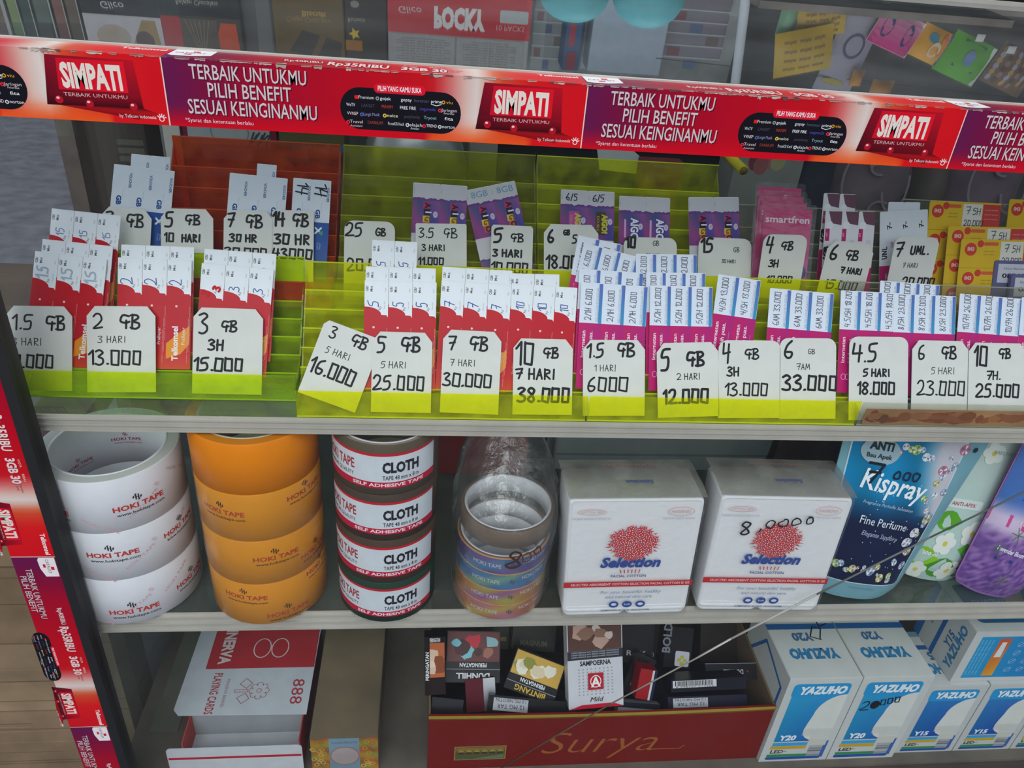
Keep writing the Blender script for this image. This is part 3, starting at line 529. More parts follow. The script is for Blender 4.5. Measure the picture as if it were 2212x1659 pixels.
def sheet(tray, kind, n, tl, tr, label, group, note=None, ncol='3a5a9c', nh=.008, nw=.0005, nrot=90, nx=-.002, ny=.070, lean=LEAN, bold=False, only=None, ljit=0, extra=None):
    H = VH.get(kind, .0856); mw = tray.place(tl, tr, H, lean); sc = tray.last[1] / (n * VW[kind]); q = tray.last[0]
    sc = min(1.12, max(.85, sc)); root = thing('voucher_sheet', label, 'voucher', mw @ Matrix.Diagonal((sc, 1, 1, 1)), group)
    for i in range(n):
        k = (kind, 1 if i == n - 1 else 0)
        if k not in MESH: o = MAKERS[kind](k[1]).build('voucher', root); MESH[k] = o.data
        else: o = bpy.data.objects.new('voucher', MESH[k]); S.collection.objects.link(o); o.parent = root
        o.location = ((i - (n - 1) / 2) * VW[kind], 0, 0)
        if note and (only is None or i in only):
            t = note if isinstance(note, str) else note[i]; cv = Cv(.00003); cv.L = 5; cv.hand(t, nx, ny - len(t) * .0, nh, nw, ncol, rot=nrot, jit=.07, sx=.85); b = MB('paper'); b.canvas(cv, flat)
            if b.v: b.build('handwriting', o)
    return root
# ---------------------------------------------------------------- price tags
def price_tag(tray, tl, tr, lines, label, q=.001, lean=LEAN, H=None, clip=.0075, round_=False, col='d9d8d3', ink='202022'):
    if H: mw = tray.place(tl, tr, H, lean)
    else: mw, H = tray.pocket(tl, tr, lean, q)
    W = tray.last[1] + 2 * clip * .8; c = clip; t = .0006; root = None
    P = [(-W / 2, 0), (W / 2, 0), (W / 2, H - c), (W / 2 - c * .8, H), (-W / 2 + c * .8, H), (-W / 2, H - c)]
    if round_: P = [(-W / 2, 0), (W / 2, 0)] + [(W / 2 - c + c * math.cos(a), H - c + c * math.sin(a)) for a in [i * math.pi / 10 for i in range(6)]] + [(-W / 2 + c - c * math.sin(a), H - c + c * math.cos(a)) for a in [i * math.pi / 10 for i in range(6)]]
    b = MB('paper'); b.slab(P, 0, t, col); o = b.build('price_tag', None, mw); tag(o, label, 'price tag', 'handwritten price tags')
    cv = Cv(.00005); cv.L = 1
    for t_, x, y, h, wd, sx in lines: cv.hand(t_, -W / 2 + x * W, H - y * .001, h * .001, wd * .001, ink, sx=sx, jit=.035)
    h_ = MB('paper'); h_.canvas(cv, flat); h_.build('handwriting', o); o['h'] = round(H, 4); return o
# ================================================================ cards in the front row
HAN = dict(nh=.0062, nw=.0006, nx=.0020, ny=.0655)
def red3(tray, tl, tr, lab, note='', n=3, **k): return sheet(tray, 'red', n, tl, tr, lab, 'red and white data vouchers', note, **{**HAN, **k})
red3(tA, (112, 450), (262, 466), 'rearmost of the red vouchers marked 15, poking up behind the 1.5 GB stack', '15', ncol='7a8cb0')
red3(tA, (92, 516), (245, 532), 'middle of the three red voucher sheets behind the 1.5 GB tag')
red3(tA, (76, 542), (232, 560), 'front red voucher sheet stamped 1.5 behind the 1.5 GB tag', '1.5', ncol='a8b8c8', nh=.008, nw=.0012)
red3(tA, (262, 528), (420, 534), 'rear red voucher sheet behind the 2 GB tag')
red3(tA, (255, 556), (415, 562), 'front red voucher sheet with blue handwritten 2s', '2', nh=.009)
red3(tA, (442, 537), (598, 549), 'rear red voucher sheet with blue handwritten 3s in the green tray', '33', nh=.0075)
red3(tA, (436, 568), (592, 582), 'front red voucher sheet with a bold red 3 in the green tray', ['', '3', '3'], nh=.0075)
cv = Cv(.00003); cv.L = 6; cv.hand('3', -.0205, .060, .0055, .0016, 'c81424', rot=70); cv.hand('3', -.0125, .0645, .005, .0016, 'c81424', rot=75); b = MB('paper'); b.canvas(cv, flat); b.build('red_number', S.objects['voucher_sheet.006'])
red3(tB, (804, 518), (902, 523), 'two-voucher red sheet poking up behind the 5 GB stack', '5', n=2, nh=.007)
red3(tB, (790, 575), (942, 580), 'middle red voucher sheet behind the 25.000 tag')
red3(tB, (788, 605), (944, 610), 'front red voucher sheet with blue 5s behind the 25.000 tag', '5', nh=.008)
red3(tB, (956, 576), (1108, 585), 'rear red voucher sheet behind the 30.000 tag')
red3(tB, (954, 605), (1106, 616), 'front red voucher sheet with blue 7s behind the 30.000 tag', '7', nh=.008)
red3(tB, (1100, 590), (1210, 593), 'rear two-voucher red sheet behind the 10 GB tag of the yellow tray', n=2)
red3(tB, (1106, 612), (1248, 622), 'front red voucher sheet with blue 10s behind the 10 GB tag', '10', nh=.0065)
MK = dict(ncol='62626e', nh=.0050, nw=.0005, nx=.0002, ny=.0555)
def mg(tray, tl, tr, lab, note, n=3, **k): return sheet(tray, 'magenta', n, tl, tr, lab, 'magenta and white data vouchers', note, **{**MK, **k})
mg(tC, (1250, 508), (1342, 528), 'pale voucher sheet standing tallest behind the 6000 tag stack', '2/1H 6.000', n=2)
mg(tC, (1262, 524), (1382, 556), 'tilted magenta voucher sheet marked 6.000 fanned behind the 6000 tag', '2/1H 6.000')
mg(tC, (1252, 580), (1390, 590), 'middle magenta voucher sheet behind the leftmost tag of its tray', '2/1H 6.000')
mg(tC, (1256, 609), (1400, 619), 'front magenta voucher sheet marked 2/1H 6.000', '2/1H 6.000')
mg(tC, (1374, 548), (1506, 550), 'rearmost magenta voucher sheet behind the 12.000 tag', '5/2H 12.000')
mg(tC, (1396, 588), (1524, 590), 'middle magenta voucher sheet behind the tag with smudged zeros', '5/2H 12.000')
mg(tC, (1405, 616), (1540, 620), 'front magenta voucher sheet marked 5/2H 12.000', '5/2H 12.000')
mg(tC, (1552, 592), (1644, 606), 'two-voucher magenta sheet marked 4/3H 13.000', '4/3H 13.000', n=2)
mg(tC, (1664, 622), (1802, 634), 'magenta voucher sheet marked 6 and 33.000', '6AM 33.000')
mg(tD, (1902, 606), (2030, 616), 'rear magenta voucher sheet peeking out above the 8/5H ones', '8/5H 23.000')
mg(tD, (1817, 627), (1950, 634), 'left front magenta sheet of the rust-stained tray', '4.5/5H 18.00')
mg(tD, (1932, 634), (2066, 640), 'centre front magenta sheet of the rust-stained tray', '8/5H 23.000')
mg(tD, (2074, 634), (2212, 646), 'right front magenta sheet of the rust-stained tray', '10/7H 26.000')
mg(tD, (2208, 642), (2330, 654), 'magenta voucher sheet cut by the right edge of the picture', '10/7H 26.000', n=3)
# tags: text, x fraction, baseline mm below top, cap height mm, stroke mm, stretch
BIG = lambda a, b, c, s=1.0: [(a, .10, 20, 13, 1.5, 1.0), ('GB', .56, 19, 10, 1.5, 1.05), (b, .12, 33, 6, .5, 1.1), (c, .03, 53, 12, 1.5, s)]
price_tag(tA, (30, 660), (138, 662), [('1.5', .10, 18, 11, 1.2, 1.0), ('GB', .60, 18, 10.5, 1.4, 1.0), ('3 HARI', .10, 30, 5.5, .5, 1.1), ('10.000', .02, 47, 10, 1.3, .95)], 'price tag at the left end of the green tray, 1.5 GB', q=.001)
price_tag(tA, (205, 661), (318, 662), [('2', .10, 17, 11, 1.3, 1.0), ('GB', .48, 17, 10.5, 1.5, 1.05), ('3 HARI', .16, 28, 5, .5, 1.15), ('13.000', .02, 45, 11, 1.4, 1.0)], 'middle price tag of the green tray, 2 GB for 13.000', q=.001)
price_tag(tA, (436, 664), (552, 668), [('3', .08, 20, 15, 1.5, .8), ('GB', .40, 18, 8, 1.4, 1.1), ('3H', .22, 33, 8, 1.5, 1.1), ('15.000', .02, 49, 10, 1.6, 1.05)], 'right price tag of the green tray, last digits behind its lip', q=.001)
price_tag(tB, (712, 692), (818, 732), [('3', .15, 12, 9, 1.1, .9), ('GB', .52, 12, 9, 1.3, 1.05), ('5 HARI', .18, 24, 5, .5, 1.1), ('16.000', .03, 42, 12, 1.5, .85)], 'tilted handwritten 3 GB 16.000 price tag leaning at the left of the yellow tray', H=.060, clip=.004)
price_tag(tB, (822, 716), (918, 719), [('5', .08, 16, 12, 1.5, .9), ('GB', .48, 15, 11, 1.6, 1.0), ('5 HARI', .15, 28, 5, .5, 1.1), ('25.000', .03, 45, 11, 1.4, .95)], 'price tag just right of the tilted one, 25.000')
price_tag(tB, (975, 712), (1068, 717), [('7', .10, 16, 11, 1.4, .9), ('GB', .46, 15, 10.5, 1.5, 1.0), ('7 HARI', .14, 28, 5, .5, 1.1), ('30.000', .03, 44, 10, 1.4, 1.0)], 'price tag between the 25.000 and the 38.000 tags')
price_tag(tB, (1126, 731), (1222, 733), [('10', .04, 21, 18, 1.7, .75), ('GB', .50, 15, 8, 1.4, 1.15), ('7 HARI', .05, 32, 8, 1.4, 1.1), ('38.000', .08, 50, 11, 1.8, 1.0)], 'price tag with boxy bold ten at the right end of the second tray')
price_tag(tC, (1276, 734), (1378, 735), [('1.5', .06, 14, 11, 1.5, .95), ('GB', .55, 13, 10.5, 1.6, 1.0), ('1 HARI', .18, 25, 5, .5, 1.1), ('6000', .06, 41, 11, 1.4, 1.1)], 'leftmost price tag of the third tray, reading 6000')
price_tag(tC, (1434, 741), (1536, 739), [('5', .06, 22, 17, 1.9, .8), ('GB', .48, 19, 11, 1.9, 1.0), ('2 HARI', .32, 30, 5, .6, 1.1), ('12.000', .08, 49, 11, 1.9, 1.0)], 'price tag with a very bold five and smudged zeros, third tray')
price_tag(tC, (1568, 735), (1672, 736), [('4', .06, 18, 16, 1.5, .7), ('GB', .42, 15, 8, 1.3, 1.1), ('3H', .14, 29, 7, 1.3, 1.1), ('13.000', .10, 45, 10, 1.3, 1.05)], 'price tag with a tall four and green-tinged glare, third tray', round_=True)
price_tag(tC, (1700, 730), (1792, 731), [('6', .08, 17, 14, 1.7, .9), ('gB', .50, 13, 4, .5, 1.1), ('7AM', .30, 26, 5, .5, 1.1), ('33.000', .05, 43, 12, 1.8, 1.05)], 'rightmost price tag of the third tray, bold 33.000', round_=True)
price_tag(tD, (1850, 727), (1948, 728), [('4.5', .05, 21, 15, 1.7, .9), ('5 HARI', .24, 33, 6, 1.3, 1.1), ('18.000', .14, 48, 10, 1.6, .95)], 'left price tag of the rust-stained tray', round_=True)
price_tag(tD, (1986, 735), (2078, 737), [('6', .10, 16, 12, 1.4, .8), ('GB', .52, 15, 10, 1.5, 1.0), ('5 HARI', .34, 28, 5.5, .5, 1.1), ('23.000', .10, 46, 12, 1.3, .95)], 'middle price tag of the rust-stained tray')
price_tag(tD, (2108, 740), (2204, 742), [('10', .08, 20, 17, 1.8, .7), ('GB', .52, 13, 8, 1.4, 1.0), ('7H.', .32, 31, 7, 1.2, 1.1), ('25.000', .14, 46, 11, 1.6, .95)], 'price tag cut by the right edge of the picture')
# ================================================================ rear row
def bl(tl, tr, lab, n=3, **k): return sheet(tO, 'blue', n, tl, tr, lab, 'blue and white data vouchers', **k)
bl((284, 332), (368, 340), 'blue voucher sheet standing highest at the left of the orange tray', n=2)
bl((247, 354), (378, 370), 'front blue voucher sheet above the hidden 3 GB tag')
bl((556, 353), (598, 357), 'single blue voucher peeking up above the 7 GB stack', n=1)
bl((497, 373), (622, 386), 'front blue voucher sheet above the 7 GB tag')
bl((634, 384), (716, 391), 'two-voucher blue sheet with handwritten 14 marks', n=2, note='14', ncol='202530', nh=.011, nw=.0011, nrot=-90, nx=-.0055, ny=.082)
RB = dict(q=.001)
price_tag(tO, (236, 446), (312, 452), [('3', .1, 16, 12, 1.4, .9), ('GB', .5, 15, 10, 1.4, 1.0), ('20.000', .06, 48, 11, 1.4, .9)], 'leftmost tag of the orange tray, half hidden by red vouchers', **RB)
price_tag(tO, (364, 450), (444, 452), [('5', .08, 15, 12, 1.6, .95), ('GB', .46, 13, 8, 1.4, 1.1), ('10', .06, 27, 7, 1.3, 1.0), ('HARI', .40, 27, 6, 1.4, 1.0)], 'lone price tag on bare orange acrylic, 10 HARI', **RB)
price_tag(tO, (500, 453), (575, 456), [('7', .08, 14, 11, 1.5, .9), ('GB', .44, 14, 10, 1.5, 1.0), ('30 HR', .12, 26, 6, 1.4, 1.15), ('30.000', .02, 40, 9, 1.3, 1.0)], 'price tag below the second blue voucher stack', **RB)
price_tag(tO, (592, 453), (674, 456), [('14', .02, 13, 11, 1.8, .8), ('GB', .48, 13, 10, 1.6, 1.0), ('30 HR', .06, 28, 8, 1.6, 1.15), ('43000', .02, 40, 8, 1.5, 1.15)], 'rightmost tag of the orange tray, square cornered and very bold', clip=.002, **RB)
def ag(tray, kind, tl, tr, lab, **k): return sheet(tray, kind, 2, tl, tr, lab, 'purple data vouchers', **k)
ag(tE, 'aigo', (893, 394), (1010, 402), 'purple voucher sheet above the 3.5 GB tag')
o_ = ag(tE, 'aigo', (1003, 412), (1112, 390), 'tilted purple voucher sheet printed 8GB')
cv = Cv(.00003); cv.L = 5; cv.text('8GB', -.010, .0775, .0052, '6f9cb8', w=.014); cv.text('8GB', .0118, .0775, .0052, '6f9cb8', w=.014); b = MB('paper'); b.canvas(cv, flat); b.build('printing', o_)
price_tag(tE, (760, 476), (838, 479), [('25', .03, 13, 11, 1.4, .95), ('gB', .62, 12, 6, 1.2, 1.0), ('20.000', .06, 42, 10, 1.4, 1.0)], 'round cornered tag at the left of the olive tray', round_=True, **RB)
price_tag(tE, (900, 482), (1006, 484), [('3.5', .06, 12, 8, .9, 1.0), ('GB', .54, 12, 8, .9, 1.1), ('3 HARI', .12, 23, 5, .9, 1.1), ('11.000', .05, 35, 6, 1.2, 1.1)], 'faded thin-lettered tag below the upright purple vouchers', clip=.001, **RB)
price_tag(tE, (1066, 485), (1148, 489), [('5', .06, 15, 12, 1.8, 1.0), ('GB', .46, 14, 7, 1.2, 1.2), ('3 HARI', .05, 27, 6, 1.4, 1.2), ('10.000', .02, 41, 9, 1.4, 1.0)], 'tag below the tilted purple voucher sheet', clip=.002, **RB)
ag(tF, 'aigod', (1212, 409), (1328, 415), 'purple voucher sheet marked 6/5 twice', note='6/5', ncol='20242c', nh=.0058, nw=.0007, nrot=0, nx=-.0065, ny=.0765)
ag(tF, 'aigow', (1338, 423), (1448, 428), 'purple voucher sheet with large pale lettering above the 10 GB tag')
ag(tF, 'aigo', (1487, 426), (1596, 426), 'purple voucher sheet nearest to the pink packets')
price_tag(tF, (1190, 484), (1278, 486), [('6', .06, 16, 11, 1.8, .9), ('gB', .36, 9, 4, 1.2, 1.0), ('5', .52, 16, 7, 1.2, 1.0), ('18.000', .04, 38, 11, 1.6, .9)], 'leftmost tag of the bright yellow rear tray', **RB)
price_tag(tF, (1362, 512), (1448, 514), [('10', .04, 9, 9, 1.9, .9), ('gB', .55, 7, 4, .5, 1.0), ('30 HARI', .42, 17, 3, .5, 1.0)], 'low middle tag of the bright yellow rear tray', round_=True, **RB)
price_tag(tF, (1524, 512), (1610, 516), [('15', .04, 13, 12, 1.9, .9), ('gB', .66, 12, 4, .5, 1.0), ('30 HARI', .44, 22, 3, .5, 1.0)], 'rightmost tag of the bright yellow rear tray', round_=True, **RB)
price_tag(tG, (1666, 506), (1732, 508), [('4', .08, 16, 14, 1.6, .7), ('GB', .42, 13, 7, 1.3, 1.15), ('3H', .20, 28, 6, 1.2, 1.1), ('10.000', .2, 42, 6, 1.0, 1.1)], 'handwritten 4 GB 3H price tag before the pink packets', round_=True, lean=math.radians(12), **RB)
price_tag(tG, (1806, 520), (1878, 528), [('6', .08, 16, 12, 1.8, .9), ('GB', .42, 15, 8, 1.4, 1.1), ('7 HARI', .40, 27, 5, 1.3, 1.1), ('15.000', .12, 42, 8, 1.3, 1.1)], 'tag in front of the white 6GB voucher sheets', lean=math.radians(12), **RB)
price_tag(tG, (1950, 511), (2018, 513), [('7', .06, 17, 12, 1.6, .9), ('UML.', .40, 15, 7, 1.5, 1.0), ('7 HARI', .28, 27, 4, .5, 1.0), ('20.000', .35, 44, 8, 1.4, 1.0)], 'tag beside the yellow voucher sheets, tall seven', round_=True, lean=math.radians(12), **RB)
# pink packets
def packet(tray, tl, tr, lab, H=.098):
    mw = tray.place(tl, tr, H, math.radians(22)); W = tray.last[1]; root = thing('starter_packet', lab, 'packet', mw, 'pink starter packets')
    cv = Cv(.00004); cv.grad(-W / 2 + .003, .003, W / 2 - .003, H - .004, lambda a, b: ((176 + 30 * b) / 255, (24 + 26 * b) / 255, (104 + 12 * b) / 255), 3, 6); cv.L = 1
    cv.poly([(-W / 2 + .003, H * .44), (-W * .1, H * .50), (W * .2, H * .47), (W / 2 - .003, H * .53), (W / 2 - .003, H * .40), (-W / 2 + .003, H * .34)], 'c8488e'); cv.L = 2
    cv.text('smartfren', 0, H - .016, .0056, 'f2dcea', w=W * .80, bold=.02)
    for x, y, c in ((-.26, .50, 'e0a040'), (-.18, .56, 'd85a38'), (-.1, .50, '8a5a3a'), (.26, .52, 'c07850'), (.34, .40, '3c3c78'), (.36, .28, '34346c'), (-.2, .38, '7a4a9a'), (.05, .3, 'd06090')): cv.ell(x * W, y * H, .0042, .0060, c, 10)
    cv.rrect(W * .18, H * .06, W * .46, H * .20, .002, '2c3266'); cv.L = 3; cv.text('4G', W * .32, H * .10, .004, 'd8c8e0')
    b = MB('gloss'); b.slab(rr(-W / 2 + .003, .003, W / 2 - .003, H - .004, .003), 0, .0008, 'c2307c'); b.canvas(cv, flat); b.build('insert_card', root)
    b = MB('film'); b.slab(rr(-W / 2, 0, W / 2, H, .003), -.0016, -.0014, m='film'); b.build('plastic_sleeve', root); return root
for k, (tl, tr, lb) in enumerate([((1632, 392), (1740, 398), 'rearmost pink packet of the stack behind the 4 GB 3H tag'), ((1634, 410), (1744, 416), 'second pink packet from the back'), ((1638, 422), (1752, 430), 'pink packet directly behind the front one'), ((1645, 438), (1764, 444), 'front pink packet with a dancing figure picture')]): packet(tG, tl, tr, lb)
sheet(tG, 'six', 2, (1780, 417), (1850, 420), 'rear white 6GB voucher sheet', 'white 6GB vouchers', lean=math.radians(22))
sheet(tG, 'six', 3, (1784, 455), (1892, 457), 'front white 6GB voucher sheet above the 6 GB 7 HARI tag', 'white 6GB vouchers', lean=math.radians(22))
sheet(tG, 'unl', 2, (1920, 436), (1988, 437), 'rear white voucher sheet behind the UNL ones', 'white UNL vouchers', lean=math.radians(22))
sheet(tG, 'unl', 3, (1903, 458), (2003, 452), 'white voucher sheet with handwritten UNL 7', 'white UNL vouchers', lean=math.radians(22))
# yellow cards and violet number packets
def yellow_card(tray, tl, tr, lab, H=.036, note='7', s=.9):
    mw = tray.place(tl, tr, .086, math.radians(22)); W = tray.last[1]; H = .086; cv = Cv(.00004)
    for k in range(3):
        z = H - .026 * (k + 1); cv.L = 1; cv.ell(-W * .38, z + .017, .0058, .0058, 'c83a28', 16); cv.ell(-W * .27, z + .022, .0032, .0032, 'c83a28', 12); cv.L = 2; cv.text('IM3', -W * .38, z + .0158, .0030, 'e8b8a8', bold=.05)
        cv.L = 1; cv.rrect(-W * .23, z + .0205, -W * .06, z + .0235, .001, 'd05a38'); cv.rect(-W * .03, z + .003, W * .24, z + .0245, 'd8d4c8'); cv.rect(W * .25, z + .003, W * .5, z + .0245, 'c23a34'); cv.L = 2
        cv.hand('7', W * .02, z + .015, .007, .0006, '3a3a48'); cv.hand('5H', W * .11, z + .015, .006, .0006, '3a3a48'); cv.hand('20.000', W * .0, z + .005, .005, .0006, '3a3a48')
        for j in range(3): cv.text('voucher internet', W * .37, z + .019 - j * .004, .0013, 'e8a8a0', w=W * .19)
        for j in range(2): cv.text('paket data', -W * .16, z + .015 - j * .003, .0012, '9a7a30', w=W * .12)
        cv.rect(-W / 2, z + .0002, W / 2, z + .0006, 'a88a20')
    b = MB('gloss'); b.slab(rr(-W / 2, 0, W / 2, H, .002), 0, .0006, 'd6ae1e'); b.canvas(cv, flat); return tag(b.build('voucher_sheet', None, mw), lab, 'voucher', 'yellow vouchers')
yellow_card(tH, (2010, 433), (2164, 440), 'rear yellow voucher sheet with red circles')
yellow_card(tH, (2050, 488), (2230, 492), 'middle yellow voucher sheet with red circles')
yellow_card(tH, (2078, 516), (2260, 520), 'front yellow voucher sheet with red circles behind the violet packets')
yellow_card(tH, (2182, 430), (2330, 436), 'yellow voucher sheet cut by the right edge of the picture')
def number_pack(tl, tr, lab, num, H=.07):
    mw = tH.place(tl, tr, H, math.radians(22)); W = tH.last[1]; cv = Cv(.00004); cv.L = 1; cv.rect(-W / 2 + .004, H - .020, W / 2 - .003, H - .003, 'c3c3cf'); cv.L = 2
    cv.text('Masa Berlaku s/d Sep 2024', 0, H - .008, .0016, '3a3a50', w=W * .7); cv.text(num, .002, H - .0155, .0038, '2a2a40', w=W * .8, bold=.03)
    b = MB('satin'); b.slab(rr(-W / 2, 0, W / 2, H, .002), 0, .003, '5e5c86'); b.canvas(cv, flat); return tag(b.build('number_packet', None, mw), lab, 'packet', 'violet number packets')
number_pack((2122, 531), (2260, 535), 'rearmost violet number packet at the right edge', '083171383567')
number_pack((2132, 547), (2268, 551), 'middle violet number packet at the right edge', '083171385561')
number_pack((2150, 562), (2290, 566), 'violet packet numbered 0831713856 at the right edge', '08317138561')
number_pack((2186, 592), (2320, 596), 'lowest violet number packet in the corner of the rear tray', '0831714420')
# ================================================================ tape rolls on the lower shelf
def mark(cv, x, y, s, c):    # the maker's H-shaped mark
    for q in (1, -1):
        g = lambda *a: [(x + q * u * s, y + (.45 + q * v) * s) for u, v in a]
        cv.poly(g((-.42, -.75), (-.14, -.62), (-.14, -.12), (.10, -.06), (.10, .10), (-.14, .06), (-.14, .72), (-.42, .60)), c); cv.poly(g((-.50, .52), (-.50, .86), (.02, 1.02), (-.22, .72)), c); cv.poly(g((-.95, -.25), (-.62, -.10), (-.62, .60), (-.95, .28)), c)
def logo(cv, x, y, s=1.0, rc='c4342c', kc='2c2a2e', tilt=0):
    cv.text('HOKI TAPE', x, y, .0046 * s, rc, w=.040 * s, rot=tilt, bold=.03); cv.text('www.hokitape.com', x + .001, y - .0050 * s, .0027 * s, kc, w=.038 * s, rot=tilt, bold=.01); mark(cv, x - .001 * s, y + .0082 * s, .0036 * s, kc)
def roll(P, z, R, Ri, h, c, core, label, group, prints=None, inner=None, m='gloss', rim=None, tilt=None, name='tape_roll'):
    root = thing(name, label, 'tape', Matrix.Translation((P[0], P[1], z)) @ (tilt or Matrix.Identity(4)), group); a0 = math.atan2(-P[0] * -1, P[1]); a0 = math.atan2(-P[0], P[1]); e = .0008
    b = MB(m); b.lathe([(Ri + .0022, .0004), (R - e, .0002), (R, e), (R, h - e), (R - e, h - .0002), (Ri + .0022, h - .0004)], c, n=72)
    if rim: b.lathe([(Ri + .0024, h - .0003), (R - e * 1.5, h - .0001)], rim, n=72, closed=False)
    if prints: cv = Cv(.00006); cv.seg = .003; prints(cv); b.canvas(cv, cyl(R, 0, a0))
    b.build('winding', root)
    b = MB('paper'); b.lathe([(Ri, .0006), (Ri + .0022, 0), (Ri + .0022, h), (Ri, h - .0004)], core, n=60)
    if inner: cv = Cv(.00006); inner(cv); b.canvas(cv, cyl_in(Ri, 0))
    b.build('core', root); return root
def foot(px, py, R): p = onZ(px, py, Z2); d = V((p.x, p.y)).normalized(); return (p.x + d.x * R, p.y + d.y * R)
rt = random.Random(3)
P = foot(312, 1330, .0540); P = (max(P[0], XL + .0555), P[1] - .004)
def clear_print(k):
    def f(cv):
        for j in range(9):
            cv.L = 0; x = -.15 + j * .036 + k * .011; t = rt.choice([35, -30]); cv.text('HOKI TAPE', x, .006 + (j * 7 % 3) * .013, .003, 'd6a2ae', w=.030, rot=t); mark(cv, x + .012, .012 + (j * 5 % 3) * .010, .0026, 'd8bcc6')
        cv.L = 2
        for x, y in {2: ((.012, .020), (-.062, .016)), 1: ((-.016, .026), (.044, .028), (.020, .0 + .004)), 0: ((-.010, .012), (.046, .018), (.006, .036))}[k]:
            if 0.004 < y < .036 : logo(cv, x, y, 1.0 if x < .04 else .95)
    return f
def inner_print(cv):
    cv.L = 1
    for j in range(7): logo(cv, -.13 + j * .042, .018 + (j % 2) * .012 - .006, .62, 'b0486a', 'b0486a')
for k in range(3): roll(P, Z2 + k * .0511, .0540, .0425, .051, 'd9d8de', 'e4e2ea', ['bottom clear tape roll of the pale stack at the left', 'middle clear tape roll of the pale stack at the left', 'top clear tape roll of the pale stack at the left, printed inside its core'][k], 'clear tape rolls', clear_print(k), inner_print, rim='c2c2c0')
P = foot(598, 1346, .0505)
def orange_print(k):
    def f(cv):
        cv.L = 1
        for x, y in {2: ((-.034, .026), (.038, .034), (.004, -.0)), 1: ((.006, .026), (.046, .014), (-.036, .0)), 0: ((-.024, .030), (.012, .008), (.05, .040))}[k]:
            if y > .005: logo(cv, x, y, .95, 'b8431c', '4a2c1c')
    return f
for k in range(4): roll(P, Z2 + k * .0481, .0505, .0395, .048, 'd98a14' if k < 3 else 'e07e08', 'b9b2a0', ['bottom orange tape roll of the orange stack', 'second orange tape roll from the bottom', 'third orange tape roll from the bottom', 'plain top roll of the orange tape stack'][k], 'orange tape rolls', orange_print(k) if k < 3 else None, rim='c8780f')
b = MB('film'); b.lathe([(.0513, .001), (.0515, .07), (.0513, .1445)], m='film', n=60, closed=False); tag(b.build('film_sleeve', None, Matrix.Translation((P[0], P[1], Z2))), 'clear shrink film around the lower orange tape rolls', 'film')
P = foot(838, 1344, .0435)
def cloth_print(cv):
    cv.seg = .003; a, b = -.080, .046; cv.L = 0; cv.rect(a, .0125, b, .040, 'd3d8df'); cv.L = 1; cv.rect(a, .0380, b, .0405, 'c8202e'); cv.rect(a, .007, b, .0130, 'c4163c'); cv.L = 2
    cv.text('CLOTH', .0120, .0225, .0092, '2a2830', w=.030, bold=.05); cv.text('TAPE 48 mm x 8 m', .0120, .0152, .0040, '2a2830', w=.030, bold=.01)
    cv.text('SELF ADHESIVE TAPE', .002, .0086, .0030, 'eedde2', w=.060, bold=.03); cv.text('HOKI TAPE', -.044, .0230, .0090, 'a83440', w=.036, bold=.02); cv.text('PREMIUM QUALITY', -.044, .0160, .0036, '44404a', w=.034)
for k, (c, cl) in enumerate((('1f3a2e', 'dark green'), ('4a3a2e', 'dark brown'), ('46382f', 'grey brown'), ('564a3c', 'brown'))):
    roll(P, Z2 + k * .0481, .0435, .0370, .048, c, 'cfc4d0' if k == 3 else 'bdb5a8', ['bottom dark green cloth tape roll with a white and red label', 'second cloth tape roll, just above the green one', 'third cloth tape roll from the bottom', 'top brown cloth tape roll, right under the upper shelf'][k], 'cloth tape rolls', cloth_print, inner_print if k == 3 else None, m='satin', rim='8a8074')
P = foot(1070, 1338, .0420); CP = P
def foil_print(c1, c2, c3, txt):
    def f(cv):
        n, q = 90, 6; h = .0176
        def fn(a, b):
            t = math.sin(a * 26 + b * 2.4) * .5 + .5; s = math.sin(a * 17 - b * 3 + 1.3) * .5 + .5
            A, B, C = (V(lin(x)[:3]) for x in (c1, c2, c3)); r = A.lerp(B, t ** 1.5).lerp(C, s ** 5); return [max(0, min(1, v)) ** (1 / 2.2) for v in r]
        cv.grad(-.13, .0005, .13, h, fn, n, q, 'foil'); cv.L = 1; cv.text('HOKI TAPE', -.012, .007, .0042, 'd8d4e0', w=.026); cv.text('HOKI TAPE', .034, .010, .0042, 'd8d4e0', w=.026)
        mark(cv, .012, .008, .0030, '4a3a40')
    return f
F = (('e07a28', 'e88aa0', 'f0c848'), ('e8983a', 'd8cc30', 'c070b0'), ('3f8ac8', '4a9ad8', '90c8a0'), ('5a5aa8', '8868b8', '3f9ad0'))
for k in range(5):
    tl = Matrix.Rotation(math.radians(15), 4, 'X') if k == 4 else None
    roll(P if k < 4 else (P[0] + .002, P[1] + .001), Z2 + k * .0186 + (.0100 if k == 4 else 0), .0420, .0365, .0184, 'c98a4a' if k < 4 else '6e5a48', 'd6d6da', ['orange and pink holographic tape roll at the bottom of its bag', 'yellow holographic tape roll, second from the bottom in the bag', 'blue holographic tape roll in the bag', 'violet holographic tape roll under the brown one', 'brown tape roll on top of the holographic ones, core open to the front'][k], 'bagged tape rolls', foil_print(*F[k], 0) if k < 4 else None, rim='6a5644')
